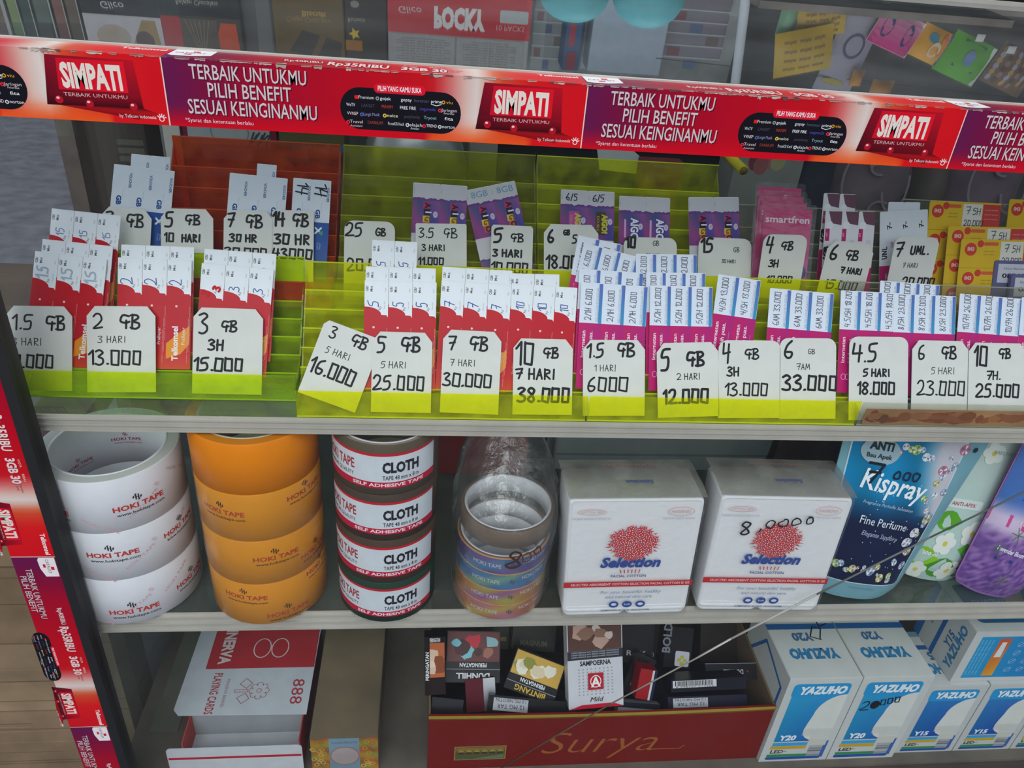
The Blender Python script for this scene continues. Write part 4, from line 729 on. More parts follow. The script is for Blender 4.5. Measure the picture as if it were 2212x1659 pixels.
# plastic bag round them
b = MB('film_bag'); vs = []; n = 40; lv = [(.0, 1.0, 0), (.02, 1.06, 0), (.05, 1.05, 0), (.078, 1.07, 0), (.098, 1.10, .002), (.118, 1.04, .010), (.138, .92, .024), (.158, .66, .040), (.182, .70, .052)]
for z, s_, dy in lv:
    for i in range(n): a = 2 * math.pi * i / n; r = .0432 * s_ * (1 + rt.uniform(-.02, .03) * (1 if z < .11 else 2.5)); r = max(r, .0428 if z < .12 else 0); vs.append((r * math.sin(a), -r * math.cos(a) + dy, z + .0004))
b.add(vs, [(j * n + i, j * n + (i + 1) % n, (j + 1) * n + (i + 1) % n, (j + 1) * n + i) for j in range(len(lv) - 1) for i in range(n)], m='film_bag', smooth=True)
bag = b.build('plastic_bag', None, Matrix.Translation((CP[0], CP[1], Z2))); tag(bag, 'clear crinkled plastic bag around the holographic tape rolls', 'bag')
cv = Cv(.0001); cv.hand('8', .004, .070, .019, .0019, '4a2c24', sx=1.2, rot=-8, jit=.06); cv.hand('oo', .020, .074, .016, .0013, '5a3a2e', rot=18, jit=.06); b = MB('paper'); b.canvas(cv, cyl(.0485, 0, math.atan2(-CP[0], CP[1]))); b.build('handwriting', bag)
# ================================================================ cotton packs
def cotton(x, y, shear, rz, label, note):
    W, H, D = .1175, .1395, .048; root = thing('cotton_pack', label, 'cotton pack', Matrix.Translation((x, y, Z2)) @ Matrix.Rotation(rz, 4, 'Z'), 'facial cotton packs'); S_ = lambda a, z: a + shear * z
    for s_ in (-1, 1):
        b = MB('cotton'); x0, x1 = (-W / 2 + .001, -.0006) if s_ < 0 else (.0006, W / 2 - .001)
        b.loft(x0, .0012, x1, .014, .005, [(.0035, .0035), (.002, .0015), (.005, 0), (D - .004, 0), (D - .001, .003)], 'e9e8ea', shear=shear); b.build('pad_stack', root)
    b = MB('cotton'); b.loft(-W / 2 + .0002, .006, W / 2 - .0002, H - .001, .0045, [(.0026, .0035), (.001, .001), (.004, 0), (D - .004, 0), (D - .001, .003)], 'e9e8ea', shear=shear); b.build('pad_stack', root)
    cv = Cv(.00006); T = cv.text; cv.L = 6
    cv.ring(-.039, H - .0135, .0125, .0032, .0005, 'e2a8a2'); T('COTTON 100%', -.039, H - .0146, .0022, 'dfa39c', w=.020); T('TANPA BAHAN PEMUTIH', -.039, H - .0215, .0020, 'b9bcc6', w=.034)
    cv.ring(.0385, H - .0135, .0120, .0050, .0005, 'e2a8a2'); T('HIGIENIS', .0385, H - .0150, .0030, 'dfa39c', w=.017); T('UNTUK KULIT ANDA', .0375, H - .0220, .0020, 'b9bcc6', w=.028)
    rf = random.Random(11)
    for k in range(46):
        r = math.sqrt((k + .5) / 46); a = k * 2.39996; px, py = r * .0205 * math.cos(a), H - .0485 + r * .0175 * math.sin(a); f_ = .0031 + .0006 * rf.random(); t0 = rf.uniform(0, 6); cv.L = 5
        cv.poly([(px + (f_ if q % 2 else f_ * .72) * math.cos(t0 + q * .6283), py + (f_ if q % 2 else f_ * .72) * math.sin(t0 + q * .6283)) for q in range(10)], 'cf2c34')
        cv.L = 7
        for q in range(5): an = t0 + q * 1.2566 + .6283; cv.ell(px + f_ * .50 * math.cos(an), py + f_ * .50 * math.sin(an), f_ * .17, f_ * .17, 'eadada', 6)
    cv.L = 6
    for k in range(34):
        a = k * .185 + rf.uniform(-.05, .05); q, e = rf.uniform(.018, .0215), rf.uniform(.0235, .0262); cv.poly([(q * math.cos(a), H - .0485 + q * .84 * math.sin(a)), (e * math.cos(a + .03), H - .0485 + e * .84 * math.sin(a + .03)), (q * math.cos(a + .09), H - .0485 + q * .84 * math.sin(a + .09))], 'd0343a')
    for k in range(6): cv.line([(-.004 + k * .0014, H - .064), (-.006 + k * .0022, H - .0725)], .0009, 'd0343a', False)
    for k in range(6): cv.line([(-.009 + k * .0036, H - .0795), (-.008 + k * .0032, H - .0838)], .0009, 'd0343a', False)
    cv.L = 9; T('Selection', -.001, H - .0760, .0108, '2c4a9a', w=.054, bold=.045, shear=.22); T('FACIAL COTTON', -.001, H - .0885, .0028, '4a5684', w=.032, bold=.02)
    cv.L = 9; cv.rect(-W / 2 - .0005, .0395, W / 2 + .0005, .0458, 'c81e2a'); cv.L = 10; T('SELECTED ABSORBENT COTTON SELECTION FACIAL COTTON IS GE', .002, .0415, .0026, 'f2c8c4', w=W - .008, bold=.02)
    T('For your beautiful, healthy', .003, .0310, .0034, '8292ae', w=.056, shear=.25); T('and natural skin care.', .002, .0250, .0034, '8292ae', w=.044, shear=.25)
    for k in range(3): cv.L = 9; cv.ell(-.0115 + k * .0125, .0170, .0046, .0040, '2a4a98', 20); cv.L = 10; cv.ell(-.0115 + k * .0125, .0172, .0026, .0018, 'dfe3ee', 10) if k != 1 else T('Soft', .001, .0160, .0022, 'e8ecf4', w=.006)
    T('KEMENKES RI PKD 10101910786', 0, .0085, .0019, '5a6488', w=.046, bold=.01)
    b = MB('gloss'); b.canvas(cv, lambda a, z, w: (S_(a, z), .0002 - w, z)); b.build('printing', root)
    b = MB('film'); b.loft(-W / 2 - .0006, .0006, W / 2 + .0006, H + .0012, .004, [(-.0008, .001), (.001, 0), (D, 0)], m='film', shear=shear); b.build('film_wrap', root)
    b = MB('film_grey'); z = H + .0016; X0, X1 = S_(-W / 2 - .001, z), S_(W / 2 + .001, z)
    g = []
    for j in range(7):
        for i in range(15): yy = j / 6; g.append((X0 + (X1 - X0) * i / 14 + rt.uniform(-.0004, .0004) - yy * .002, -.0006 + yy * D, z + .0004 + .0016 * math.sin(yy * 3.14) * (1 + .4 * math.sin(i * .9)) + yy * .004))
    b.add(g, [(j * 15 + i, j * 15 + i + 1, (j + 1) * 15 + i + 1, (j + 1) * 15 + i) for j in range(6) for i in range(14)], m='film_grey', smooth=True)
    cv = Cv(.00008); cv.L = 2; cv.text('Selection', (X0 + X1) / 2 + .004, .012 + .006, .0042, '4a5484', w=.024, rot=180, bold=.03); cv.text('KAPAS PERAWATAN KECANTIKAN', (X0 + X1) / 2, .036 + .003, .0026, 'b4746a', w=.05, rot=180)
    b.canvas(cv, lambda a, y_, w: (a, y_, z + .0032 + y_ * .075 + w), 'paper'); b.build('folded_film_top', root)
    b = MB('gloss'); cv = Cv(.0001); cv.text('Selection', 0, 0, .005, '4a5484', w=.028, bold=.03, rot=90); b.canvas(cv, lambda a, z_, w: (S_(W / 2 + .0012, H * .5 + z_) + w, .020 + a, H * .5 + z_)); b.build('side_printing', root)
    if note: cv = Cv(.0001); cv.L = 3; cv.hand('8', -.036, H - .042, .0150, .0016, '26242a', sx=1.1, rot=6); cv.hand(',', -.020, H - .036, .012, .0014, '26242a'); cv.hand('oooo', -.015, H - .034, .013, .0012, '26242a', sx=1.25, rot=10, jit=.08); b = MB('paper'); b.canvas(cv, lambda a, z_, w: (S_(a, z_), -.0010 - w, z_)); b.build('handwriting', root)
    return root
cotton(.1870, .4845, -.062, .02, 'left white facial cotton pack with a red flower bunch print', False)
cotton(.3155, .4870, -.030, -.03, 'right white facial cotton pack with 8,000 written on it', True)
# ================================================================ pouches
def pouch(base, W0, W1, H, T_, tilt, lean, label, body, draw, cat='pouch', rim='8fb8c4', m='gloss', rz=0, group=None):
    mw = Matrix.Translation(base) @ Matrix.Rotation(rz, 4, 'Z') @ Matrix.Rotation(-lean, 4, 'X') @ Matrix.Rotation(tilt, 4, 'Y'); root = thing('refill_pouch', label, cat, mw, group); N, K = 20, 24
    Wd = lambda y: W0 + (W1 - W0) * min(1, max(0, y / H)); 
    def th(u, y): v = min(1, max(0, y / H)); return T_ * (1 - abs(u) ** 3.2) * (1 - v ** 2.2) * min(1, .55 + v * 3) * (1 + .06 * math.sin(9 * v + 3 * u))
    def X(u, y): v = y / H; return u * Wd(y) / 2 * (1 - .10 * max(0, 1 - v * 14) ** 2)
    def Z(u, y): return y + .0045 * (u * u) * max(0, 1 - y / H * 8)
    b = MB(m); 
    for sgn in (1, -1):
        g = [(X(-1 + 2 * i / N, H * j / K), -sgn * (th(-1 + 2 * i / N, H * j / K) + .0004), Z(-1 + 2 * i / N, H * j / K)) for j in range(K + 1) for i in range(N + 1)]
        fs = [(j * (N + 1) + i, j * (N + 1) + i + 1, (j + 1) * (N + 1) + i + 1, (j + 1) * (N + 1) + i) for j in range(K) for i in range(N)]
        b.add(g, fs if sgn > 0 else [f[::-1] for f in fs], body, m, True)
    g = [(X(-1 + 2 * i / N, 0), s_ * (th(-1 + 2 * i / N, 0) + .0004), Z(-1 + 2 * i / N, 0)) for i in range(N + 1) for s_ in (-1, 1)]; b.add(g, [(2 * i, 2 * i + 1, 2 * i + 3, 2 * i + 2) for i in range(N)], body, m)
    b.build('pouch_body', root); cv = Cv(.00012); draw(cv, W1, H)
    Mp = lambda x, y, w: (X(x / (W1 / 2), y), -(th(x / (W1 / 2), y) + .0006) - w, Z(x / (W1 / 2), y)); b = MB(m); b.canvas(cv, Mp); b.build('printed_front', root); return root
def gems(cv, pts, rnd):
    for x, y, r in pts:
        c = rnd.choice(['b8c4d4', 'd8dce4', 'c4708a', 'c8b860', '98a8c0', 'e0d8e0', '8a9cb8', 'a8c03c']); cv.L = 5; cv.ell(x, y, r, r * .95, c, 9); cv.L = 6
        for k in range(5): a = k * 1.2566 + x * 900; cv.poly([(x, y), (x + r * .8 * math.cos(a), y + r * .8 * math.sin(a)), (x + r * .8 * math.cos(a + .6), y + r * .8 * math.sin(a + .6))], ('eef0f4', '6a7890', 'd0d4de')[k % 3])
def g_rect(cv, x0, y0, x1, y1, fn, nx, ny): cv.grad(x0, y0, x1, y1, fn, nx, ny)
def kis(cv, W, H):
    cv.L = 1; x0, x1, y0, y1 = -W * .44, W * .34, .024, H - .014
    cv.grad(x0 - .0014, y0 - .0014, x1 + .0014, y1 + .0014, lambda a, b: (.80, .86, .90), 12, 16); cv.L = 2
    def fn(a, b):
        A, B, C = (22, 30, 62), (12, 116, 160), (24, 40, 80)
        t = max(0, min(1, (b - .42) * 5)); s = .5 + .5 * math.sin(a * 14 + b * 3); r = [(A[i] * (1 - s * .25) + C[i] * s * .25) * (1 - t) + B[i] * t * (1 + .18 * s) for i in range(3)]
        k = max(0, min(1, (a - .72 - .12 * math.sin(b * 5)) * 5)) if b > .5 else 0; return [(r[i] * (1 - k) + (200, 196, 205)[i] * k) / 255 for i in range(3)]
    cv.grad(x0, y0, x1, y1, fn, 24, 32); rnd = random.Random(4); P = []
    for k in range(26): t = k / 25; P.append((x1 - .003 - .012 * math.sin(t * 3.0) ** 2 + rnd.uniform(-.010, .010) - .012 * (t < .35), y0 + .010 + (y1 - y0 - .02) * t + rnd.uniform(-.004, .004), rnd.uniform(.0028, .0060)))
    for k in range(16): P.append((x0 + .012 + k * .0045 + rnd.uniform(-.003, .003), y0 + .010 + .010 * math.sin(k * .2) + rnd.uniform(-.005, .006), rnd.uniform(.0018, .0058)))
    for k in range(7): P.append((x0 + .046 + k * .006, y1 - .010 - rnd.uniform(0, .008), rnd.uniform(.003, .0055)))
    gems(cv, P, rnd); cv.L = 8
    for k in range(60): cv.ell(rnd.uniform(x0 + .03, x1 - .006), y0 + rnd.uniform(.01, .11), .0006, .0006, 'd8e0ec', 5)
    cv.text('Kispray', -.012, H * .63, .0190, 'eef4f8', w=.072, bold=.015, shear=.1, rot=-5); cv.text('Fragrance Perfume Sensation', -.010, H * .56, .0030, 'b8c8dc', w=.060, shear=.2, rot=-4)
    cv.text('Fine Perfume', -.008, H * .455, .0078, 'dde4ee', w=.060, rot=-4); cv.text('Elegante Sapphire', -.008, H * .395, .0046, 'b0bcd4', w=.048, shear=.2, rot=-5)
    cv.ell(-.036, H - .032, .020, .013, '9db4be', 24); cv.L = 9; cv.text('ANTI', -.036, H - .030, .0072, '20343c', w=.024, bold=.05); cv.text('Bau Apek', -.036, H - .0382, .0042, '20343c', w=.026, bold=.02)
    cv.hand('7', -.045, H - .062, .020, .0024, '1e2030', sx=1.3, rot=-4); cv.hand('ooo', -.016, H - .056, .013, .0018, '1c2c48', sx=1.1, rot=2)
    cv.text('PT KINOCARE ERA KOSMETINDO', 0, .016, .0018, '6a949e', w=.04); cv.ell(W * .42, H - .020, .0024, .0026, '23343c', 12)
pouch((.4190, .5120, Z2 + .0008), .094, .146, .192, .017, math.radians(7), math.radians(6), 'teal and navy refill pouch with gem pictures and a handwritten price', '79a9b6', kis, m='gloss')
def flower(cv, x, y, r, c='e6ebe2', cc='d8cc50'):
    for k in range(5): a = k * 1.2566 + x * 300; cv.ell(x + r * .55 * math.cos(a), y + r * .55 * math.sin(a), r * .5, r * .42, c, 10)
    cv.L += 1; cv.ell(x, y, r * .22, r * .22, cc, 8)
def mint(cv, W, H):
    cv.L = 1; cv.grad(-W * .49, .004, W * .49, H - .004, lambda a, b: ((176 + 20 * b) / 255, (205 + 8 * b) / 255, (196 + 10 * b) / 255), 10, 12); cv.L = 2
    cv.poly([(W * .30, H * .99), (W * .50, H * .99), (W * .5, H * .30), (W * .44, H * .42), (W * .36, H * .70), (W * .40, H * .86)], '4f9a1e'); cv.L = 3; rnd = random.Random(9)
    for x, y, r, c in ((-.02, .075, .016, '5aa82a'), (.0, .02, .020, '4c9a22'), (.028, .045, .016, '5eae30'), (-.03, .03, .018, '8cc430'), (.034, .018, .015, '3f8f20')): cv.poly([(x + r * math.cos(a) * (1.2 if abs(math.cos(a)) > .9 else .8), y + r * .7 * math.sin(a)) for a in [i * .5236 for i in range(12)]], c)
    for x, y, r in ((-.012, .050, .014), (.018, .064, .015), (.012, .018, .015), (-.028, .012, .013), (.030, .082, .012), (-.002, .150, .012)): cv.L = 5; flower(cv, x, y, r)
    cv.L = 7; cv.rrect(-.030, .090, .012, .100, .003, 'd8e4e0'); cv.L = 8; cv.text('ANTI-APEK', -.010, .0925, .004, 'c04a40', w=.03); cv.text('500 ml', -.024, .034, .004, 'eaf4e0', w=.018, bold=.03); cv.text('19 1024 01 53', .034, .11, .003, '3a4a50', rot=-80, w=.03); cv.text('BABY PART', .01, .150, .0035, '8ab0ac', w=.024)
pouch((.512, .535, Z2 + .0008), .084, .112, .180, .015, math.radians(9), math.radians(5), 'mint green refill pouch with white blossoms behind the teal pouch', 'b6d2c8', mint)
def lav(cv, W, H):
    cv.L = 1
    def fn(a, b):
        n = random.Random(int(a * 997) * 31 + int(b * 883)).random(); lo = [86 + 70 * n, 56 + 60 * n, 128 + 50 * n]; hi = [70, 110, 180]; md = [206, 186, 214]
        t = max(0, min(1, (b - .40) * 12)); s = max(0, min(1, (b - .55) * 10)); r = [lo[i] * (1 - t) + md[i] * t for i in range(3)]; return [(r[i] * (1 - s) + hi[i] * s) / 255 for i in range(3)]
    cv.grad(-W * .49, .003, W * .49, H - .01, fn, 30, 44); cv.L = 3; cv.grad(-W * .49, H * .47, W * .49, H * .545, lambda a, b: (.80, .30, .55), 6, 2); cv.L = 4
    cv.text('Lantai', .008, H * .565, .0130, 'e8eef8', w=.056, bold=.09, shear=.1); cv.L = 5; cv.text('Lantai', .008, H * .565, .0124, '2c5aa8', w=.054, bold=.02, shear=.1)
    cv.text('so', -.016, H * .80, .016, 'e8901c', w=.020, bold=.08); cv.poly([(-.034, H * .64), (-.010, H * .82), (.002, H * .66), (.020, H * .80), (.034, H * .64)], '2f58a8'); cv.text('NEW', .006, H * .86, .006, 'f0d8e4', w=.02, bold=.03); cv.text('Pembersih Lantai', 0, H * .50, .0042, 'f4dce8', w=.05, shear=.2)
    cv.text('Lavender Bloom', -.018, H * .32, .0046, 'e6e0f2', w=.036, bold=.03, rot=-5); cv.rect(-.034, H * .265, -.012, H * .285, '2a3a7a'); cv.rrect(.006, H * .345, .040, H * .415, .004, 'e2dce6'); cv.L = 6; cv.text('5x', .015, H * .36, .008, 'd03038', w=.012, bold=.06); cv.text('2x Perfume', .022, H * .435, .003, 'f4f0f8', w=.022)
    for x, y in ((-.034, .33), (-.02, .44), (.03, .2), (-.01, .15)):
        for k in range(6): cv.line([(x, y * H), (x + .009 * math.cos(k), y * H + .009 * math.sin(k))], .0007, '4f7a3a', False)
pouch((.566, .5130, Z2 + .0008), .080, .112, .170, .017, math.radians(12), math.radians(6), 'violet lavender floor cleaner pouch at the right edge', '9a6cab', lav)
def redp(cv, W, H): cv.L = 1; cv.grad(-W * .49, .003, W * .49, H - .01, lambda a, b: (.55 + .2 * b, .08 + .1 * b, .14 + .2 * b), 8, 8); cv.L = 3; cv.text('Pewangi', 0, H * .5, .010, 'f0d8dc', w=.05, bold=.03)
pouch((.668, .522, Z2 + .0008), .078, .105, .165, .015, math.radians(12), math.radians(6), 'dark red refill pouch cut by the right edge', '8a1c2c', redp)
# things standing further back on the lower shelf
q = MB('gloss'); cv = Cv(.0001); cv.L = 1
for k in range(3): cv.text('REXONA', .04 + (k % 2) * .012, .150 - k * .022, .009, 'd8a098', w=.055, bold=.02); cv.rect(0, .145 - k * .022, .10, .1456 - k * .022, '7a1c1c')
q.box(0, 0, 0, .10, .05, .175, '9a2a26'); q.canvas(cv, flat); p = onY(948, 960, .72); tag(q.build('red_carton', None, Matrix.Translation((p.x, .70, Z2))), 'red printed carton standing behind the tape rolls on the lower shelf', 'box')
q = MB('satin'); q.rbox(0, 0, 0, .34, .06, .165, .006, 'a9b1b3'); q.box(.002, -.0006, .120, .338, 0, .124, '8b9698'); q.box(.002, -.0006, .02, .338, 0, .0225, '8b9698'); tag(q.build('grey_case', None, Matrix.Translation((onY(1195, 970, .72).x, .71, Z2))), 'long pale grey case lying behind the cotton packs', 'case')
q = MB('foil'); g = [(x * .012 + .004 * math.sin(z * 1.3), .006 * math.sin(x * 1.7 + z), z * .02) for z in range(9) for x in range(8)]; q.add(g, [(j * 8 + i, j * 8 + i + 1, (j + 1) * 8 + i + 1, (j + 1) * 8 + i) for j in range(8) for i in range(7)], '3a2c30', 'foil', True); q.add([(x, y + .012, z) for x, y, z in g], [(j * 8 + i, (j + 1) * 8 + i, (j + 1) * 8 + i + 1, j * 8 + i + 1) for j in range(8) for i in range(7)], '3a2c30', 'foil', True)
tag(q.build('foil_sachet', None, Matrix.Translation((onY(1668, 970, .60).x, .60, Z2))), 'dark crumpled foil packet behind the right cotton pack', 'packet')
# ================================================================ bottom of the case
def paper_box(name, label, cat, mw, W, D, H, c, front=None, top=None, left=None, m='gloss', group=None, lid=True):
    root = thing(name, label, cat, mw, group); b = MB(m); b.box(0, 0, 0, W, D, H, c)
    if front: cv = Cv(.00006); front(cv, W, H); b.canvas(cv, flat)
    if left: cv = Cv(.00006); left(cv, D, H); b.canvas(cv, lambda x, y, w: (-w, D - x, y))
    b.build('box_body', root)
    b = MB(m); b.box(.0006, .0006, H + .0001, W - .0006, D - .0006, H + .0007, c)
    if top: cv = Cv(.00006); top(cv, W, D); b.canvas(cv, top_at(0, 0, H + .0007))
    b.build('top_flap', root); return root
BL = '1b7fc0'
def bulb_front(code, note=None, hue=(20, 128, 196)):
    def f(cv, W, H):
        s = W / .081; X = lambda x: x * .001 * s; Y = lambda y: y * .001 * H / .142
        cv.L = 1; cv.grad(X(9), Y(36), X(70), Y(131), lambda a, b: ((hue[0] - 10 + 40 * b) / 255, (hue[1] - 50 * (1 - b) * a + 30 * b) / 255, (hue[2] - 20 + 30 * b) / 255), 6, 8); cv.rrect(X(7.5), Y(112), X(72), Y(134), X(5), '1f93cc'); cv.L = 2
        P = [(X(72.5), Y(35)), (X(72.5), Y(116))] + [(X(72.5 - 30 * math.sin(k / 8 * 1.5708)), Y(116 - 34 * (1 - math.cos(k / 8 * 1.5708)))) for k in range(1, 9)] + [(X(40), Y(68)), (X(38.5), Y(56)), (X(39.5), Y(49)), (X(43), Y(43)), (X(49), Y(38.5))]
        cv.poly(P, 'd8d8d2'); cv.L = 3
        for k in range(24): a = X(39 + k * 1.4); cv.rect(a, Y(46 - (5 if k > 7 else 0)), a + X(.45), Y(58), 'bcbcb4')
        cv.L = 3; cv.rect(X(50), Y(28), X(72), Y(40), 'c8c8be'); cv.L = 4
        for k in range(5): cv.rect(X(54), Y(9 + 4 * k), X(70), Y(12 + 4 * k), ['8a8c90', 'a8aaae', '74767c'][k % 3])
        cv.L = 2; cv.rect(X(9), Y(28.5), X(50), Y(34), '2f9fd6'); cv.rect(X(8), Y(22.5), X(50), Y(28), 'c9a228'); cv.rect(X(7), Y(8.5), X(54), Y(13), '2f8a4a'); cv.rrect(X(6.5), Y(3.5), X(72), Y(8.2), X(2), '1c4ea0'); cv.rect(X(70), Y(6), X(74.5), Y(36), '3a5ea8')
        cv.L = 5; cv.text('YAZUHO', X(41), Y(118), Y(11), 'e6ecf0', w=X(54), bold=.06, shear=.15); cv.text(code, X(23), Y(39), Y(8), 'e6ecf4', w=X(20), bold=.05, shear=.1); cv.text('LED', X(17), Y(15.5), Y(5.5), '3a3c40', w=X(15), bold=.02, shear=.1); cv.text('tm', X(27), Y(18), Y(2), '6a6c70')
        if note: cv.L = 7; cv.hand('2', X(12), Y(88), Y(15), .0012, '16161e'); cv.ell(X(27), Y(97), X(5.5), Y(7), '16161e', 12); cv.hand('000', X(33), Y(96), Y(9), .0011, '16161e', sx=1.2, rot=14)
    return f
def bulb_top(code, note=False):
    def f(cv, W, D):
        cv.L = 1; cv.text('YAZUHO', W * .5, D * .38, .012, '2f7aa8', w=W * .70, rot=180, bold=.07); cv.text(code, W * .45, D * .60, .010, '3f6a92', w=W * .30, rot=180, bold=.05)
        cv.rect(0, D * .655, W, D * .735, '1f5c98'); cv.text('LED', W * .45, D * .87, .006, '55606a', w=W * .18, rot=180); cv.grad(0, D * .90, W, D, lambda a, b: (.45, .58, .66), 2, 2)
        if note: cv.L = 3; cv.hand('7', W * .82, D * .92, .020, .0012, '16161e', rot=200); cv.hand('0', W * .80, D * .66, .018, .0012, '16161e', rot=160, sx=1.3)
    return f
def bulb_left(cv, D, H):
    cv.L = 1; cv.line([(D * .12, H * .62), (D * .40, H * .93), (D * .90, H * .82), (D * .90, H * .05)], .004, '2465a4'); cv.line([(D * .12, H * .62), (D * .12, H * .05)], .003, '2465a4'); cv.L = 2
    for k in range(4): cv.text('lampu hemat energi 20W', D * (.3 + .1 * k), H * .45, .002, '8aa0b8', rot=90, w=.05)
for k, (x0, x1, y0, lab) in enumerate(((.3868, .4678, .5000, 'left 20 watt bulb box next to the red carton'), (.4690, .5500, .5000, 'second 20 watt bulb box with a handwritten price'))):
    paper_box('bulb_box', lab, 'bulb box', Matrix.Translation((x0, y0, ZF)), x1 - x0, .100, .1425, 'c6c8c5', bulb_front('Y20', k == 1), bulb_top('Y20', k == 0), bulb_left, group='bulb boxes')
zt15 = onY(2060, 1482, .505).z; H15 = zt15 - ZF; xa = onY(1928, 1631, .505).x; xb = onY(2054, 1622, .505).x
for k in range(3): paper_box('bulb_box', ['first 15 watt bulb box, right of the handwritten one', 'second 15 watt bulb box near the right edge', 'bulb box cut by the right edge of the picture'][k], 'bulb box', Matrix.Translation((max(xa, .5515) + k * (xb - xa + .0015), .505, ZF)), xb - xa, .075, H15, 'c0c2c0', bulb_front('Y15', False, (18, 96, 180)), bulb_top('Y15'), bulb_left, group='bulb boxes')
def lying_front(cv, W, H):
    cv.L = 1; cv.grad(.010, .006, W - .008, H - .007, lambda a, b: ((24 + 10 * b) / 255, (110 + 40 * (1 - a)) / 255, (180 + 20 * (1 - a)) / 255), 6, 3); cv.L = 2; cv._a([(W * .24, .009), (W * .34, .009), (W * .34, H - .010), (W * .24, H - .010)], [(0, 1, 2, 3)], [lin(c) for c in ('d88a1c', 'e0a028', 'c8542a', 'd05028')]); cv.L = 3
    cv.poly([(W * .26, H * .5), (W * .32, H * .5), (W * .31, H * .8), (W * .27, H * .8)], 'd8dce0')
    for r in range(4):
        for c in range(5): cv.line([(W * (.42 + .11 * c), H * (.2 + .17 * r)), (W * (.47 + .11 * c), H * (.28 + .17 * r))], .0007, 'a8cce4'); cv.ring(W * (.445 + .11 * c), H * (.24 + .17 * r), .004, .004, .0006, '8cb8dc', 10)
    for k in range(4): cv.text('LED hemat listrik dan tahan lama', W * (.10 + .03 * k), H * .5, .0018, 'a0d0ea', rot=90, w=H * .7)
def lying_left(cv, D, H): cv.L = 1; cv.rect(D * .42, 0, D * .50, H, '1f62a4'); cv.rect(0, 0, D * .14, H, '2a70b0'); cv.L = 2; cv.text('Y15', D * .72, H * .5, .009, '3a6a96', rot=90, bold=.04); cv.text('LED', D * .28, H * .5, .006, '50606c', rot=90); cv.text('YAZUHO', D * .88, H * .5, .010, '2f7aa8', w=H * .8, rot=90, bold=.05)
def lying_top(cv, W, D): cv.L = 1; cv.rrect(W * .08, D * .16, W * .94, D * .9, .006, '1d5f86'); cv.L = 2; cv.text('YAZUHO', W * .3, D * .6, .012, '5a98b4', w=W * .3, rot=180); cv.poly([(W * .4, D * .9), (W * .5, D * .35), (W * .6, D * .5), (W * .7, D * .9)], '9a7a76')
pl = onY(2041, 1486, .508); paper_box('bulb_box', 'bulb box lying flat on the upright ones at the right', 'bulb box', Matrix.Translation((pl.x + .004, .510, ZF + H15 + .0012)), .135, .075, .078, 'c2c4c2', lying_front, lying_top, lying_left, group='bulb boxes')
# ---------------------------------------------------------------- open carton with cigarette packs
ct = thing('open_carton', 'open maroon carton with a gold rim holding the cigarette packs', 'carton', loc=(.198, .505, ZF)); W, D, H = .376, .165, .0905
b = MB('satin'); cv = Cv(.00008); N = 20
bow = lambda x: .0035 * (1 - (2 * x / W - 0) ** 2)
for j in range(N):
    x0, x1 = -W / 2 + W * j / N, -W / 2 + W * (j + 1) / N; h0, h1 = H - bow(x0) + .002, H - bow(x1) + .002; y0, y1 = -.0015 + bow(x0), -.0015 + bow(x1); y0, y1 = 0, 0
    b.add([(x0, 0, 0), (x1, 0, 0), (x1, 0, h1), (x0, 0, h0), (x0, .0022, 0), (x1, .0022, 0), (x1, .0022, h1), (x0, .0022, h0)], [(0, 1, 2, 3), (5, 4, 7, 6), (3, 2, 6, 7), (1, 0, 4, 5)], '74150f')
    b.add([(x0, -.0003, h0 - .0062), (x1, -.0003, h1 - .0062), (x1, -.0003, h1), (x0, -.0003, h0)], [(0, 1, 2, 3)], 'a58a34', 'satin'); b.add([(x0, -.0005, h0 - .0056), (x1, -.0005, h1 - .0056), (x1, -.0005, h1 - .0046), (x0, -.0005, h0 - .0046)], [(0, 1, 2, 3)], '5a3414', 'satin')
cv.L = 2; xp = onY(983, 1600, .505).x - .198; zp = onY(983, 1642, .505).z - ZF; cv.rect(xp, zp, xp + .056, zp + .0235, 'a88a4a'); cv.L = 3; cv.rect(xp + .001, zp + .001, xp + .055, zp + .0225, '5c5228'); cv.L = 4
cv.rect(xp + .002, zp + .002, xp + .054, zp + .007, '4a5a3a'); cv.poly([(xp + .002, zp + .016), (xp + .054, zp + .016), (xp + .054, zp + .0215), (xp + .002, zp + .0215)], '8a6c34'); cv.L = 5
for k in range(6): cv.poly([(xp + .003 + k * .0085, zp + .014), (xp + .0115 + k * .0085, zp + .014), (xp + .007 + k * .0085, zp + .0185)], 'a08a44'); cv.rect(xp + .004 + k * .0085, zp + .0105, xp + .010 + k * .0085, zp + .0135, '3c3420')
cv.poly([(xp + .02, zp + .002), (xp + .054, zp + .002), (xp + .054, zp + .009)], '5f7a58')
cv.L = 3; cv.text('Surya', -.002, .022, .036, '9c5a2c', w=.128, shear=.38, bold=-.012, res=4); cv.line([(.058, .024), (.092, .0235), (.097, .029)], .0012, 'a8612e')
b.canvas(cv, flat); b.build('front_wall', ct)
for s_ in (-1, 1):
    b = MB('satin'); x = s_ * W / 2; b.add([(x, .0022, 0), (x, D, 0), (x, D, H + .01), (x, .0022, H + .001), (x - s_ * .002, .0022, 0), (x - s_ * .002, D, 0), (x - s_ * .002, D, H + .01), (x - s_ * .002, .0022, H + .001)], [(0, 1, 2, 3), (7, 6, 5, 4), (3, 2, 6, 7), (1, 2, 6, 5)], '6e5c44'); b.build('side_wall', ct)
b = MB('satin'); b.box(-W / 2, D, 0, W / 2, D + .002, H + .012, '5e4c3a'); b.build('rear_wall', ct); b = MB('satin'); b.box(-W / 2, .0022, 0, W / 2, D, .002, '5e4c3a'); b.build('bottom', ct)
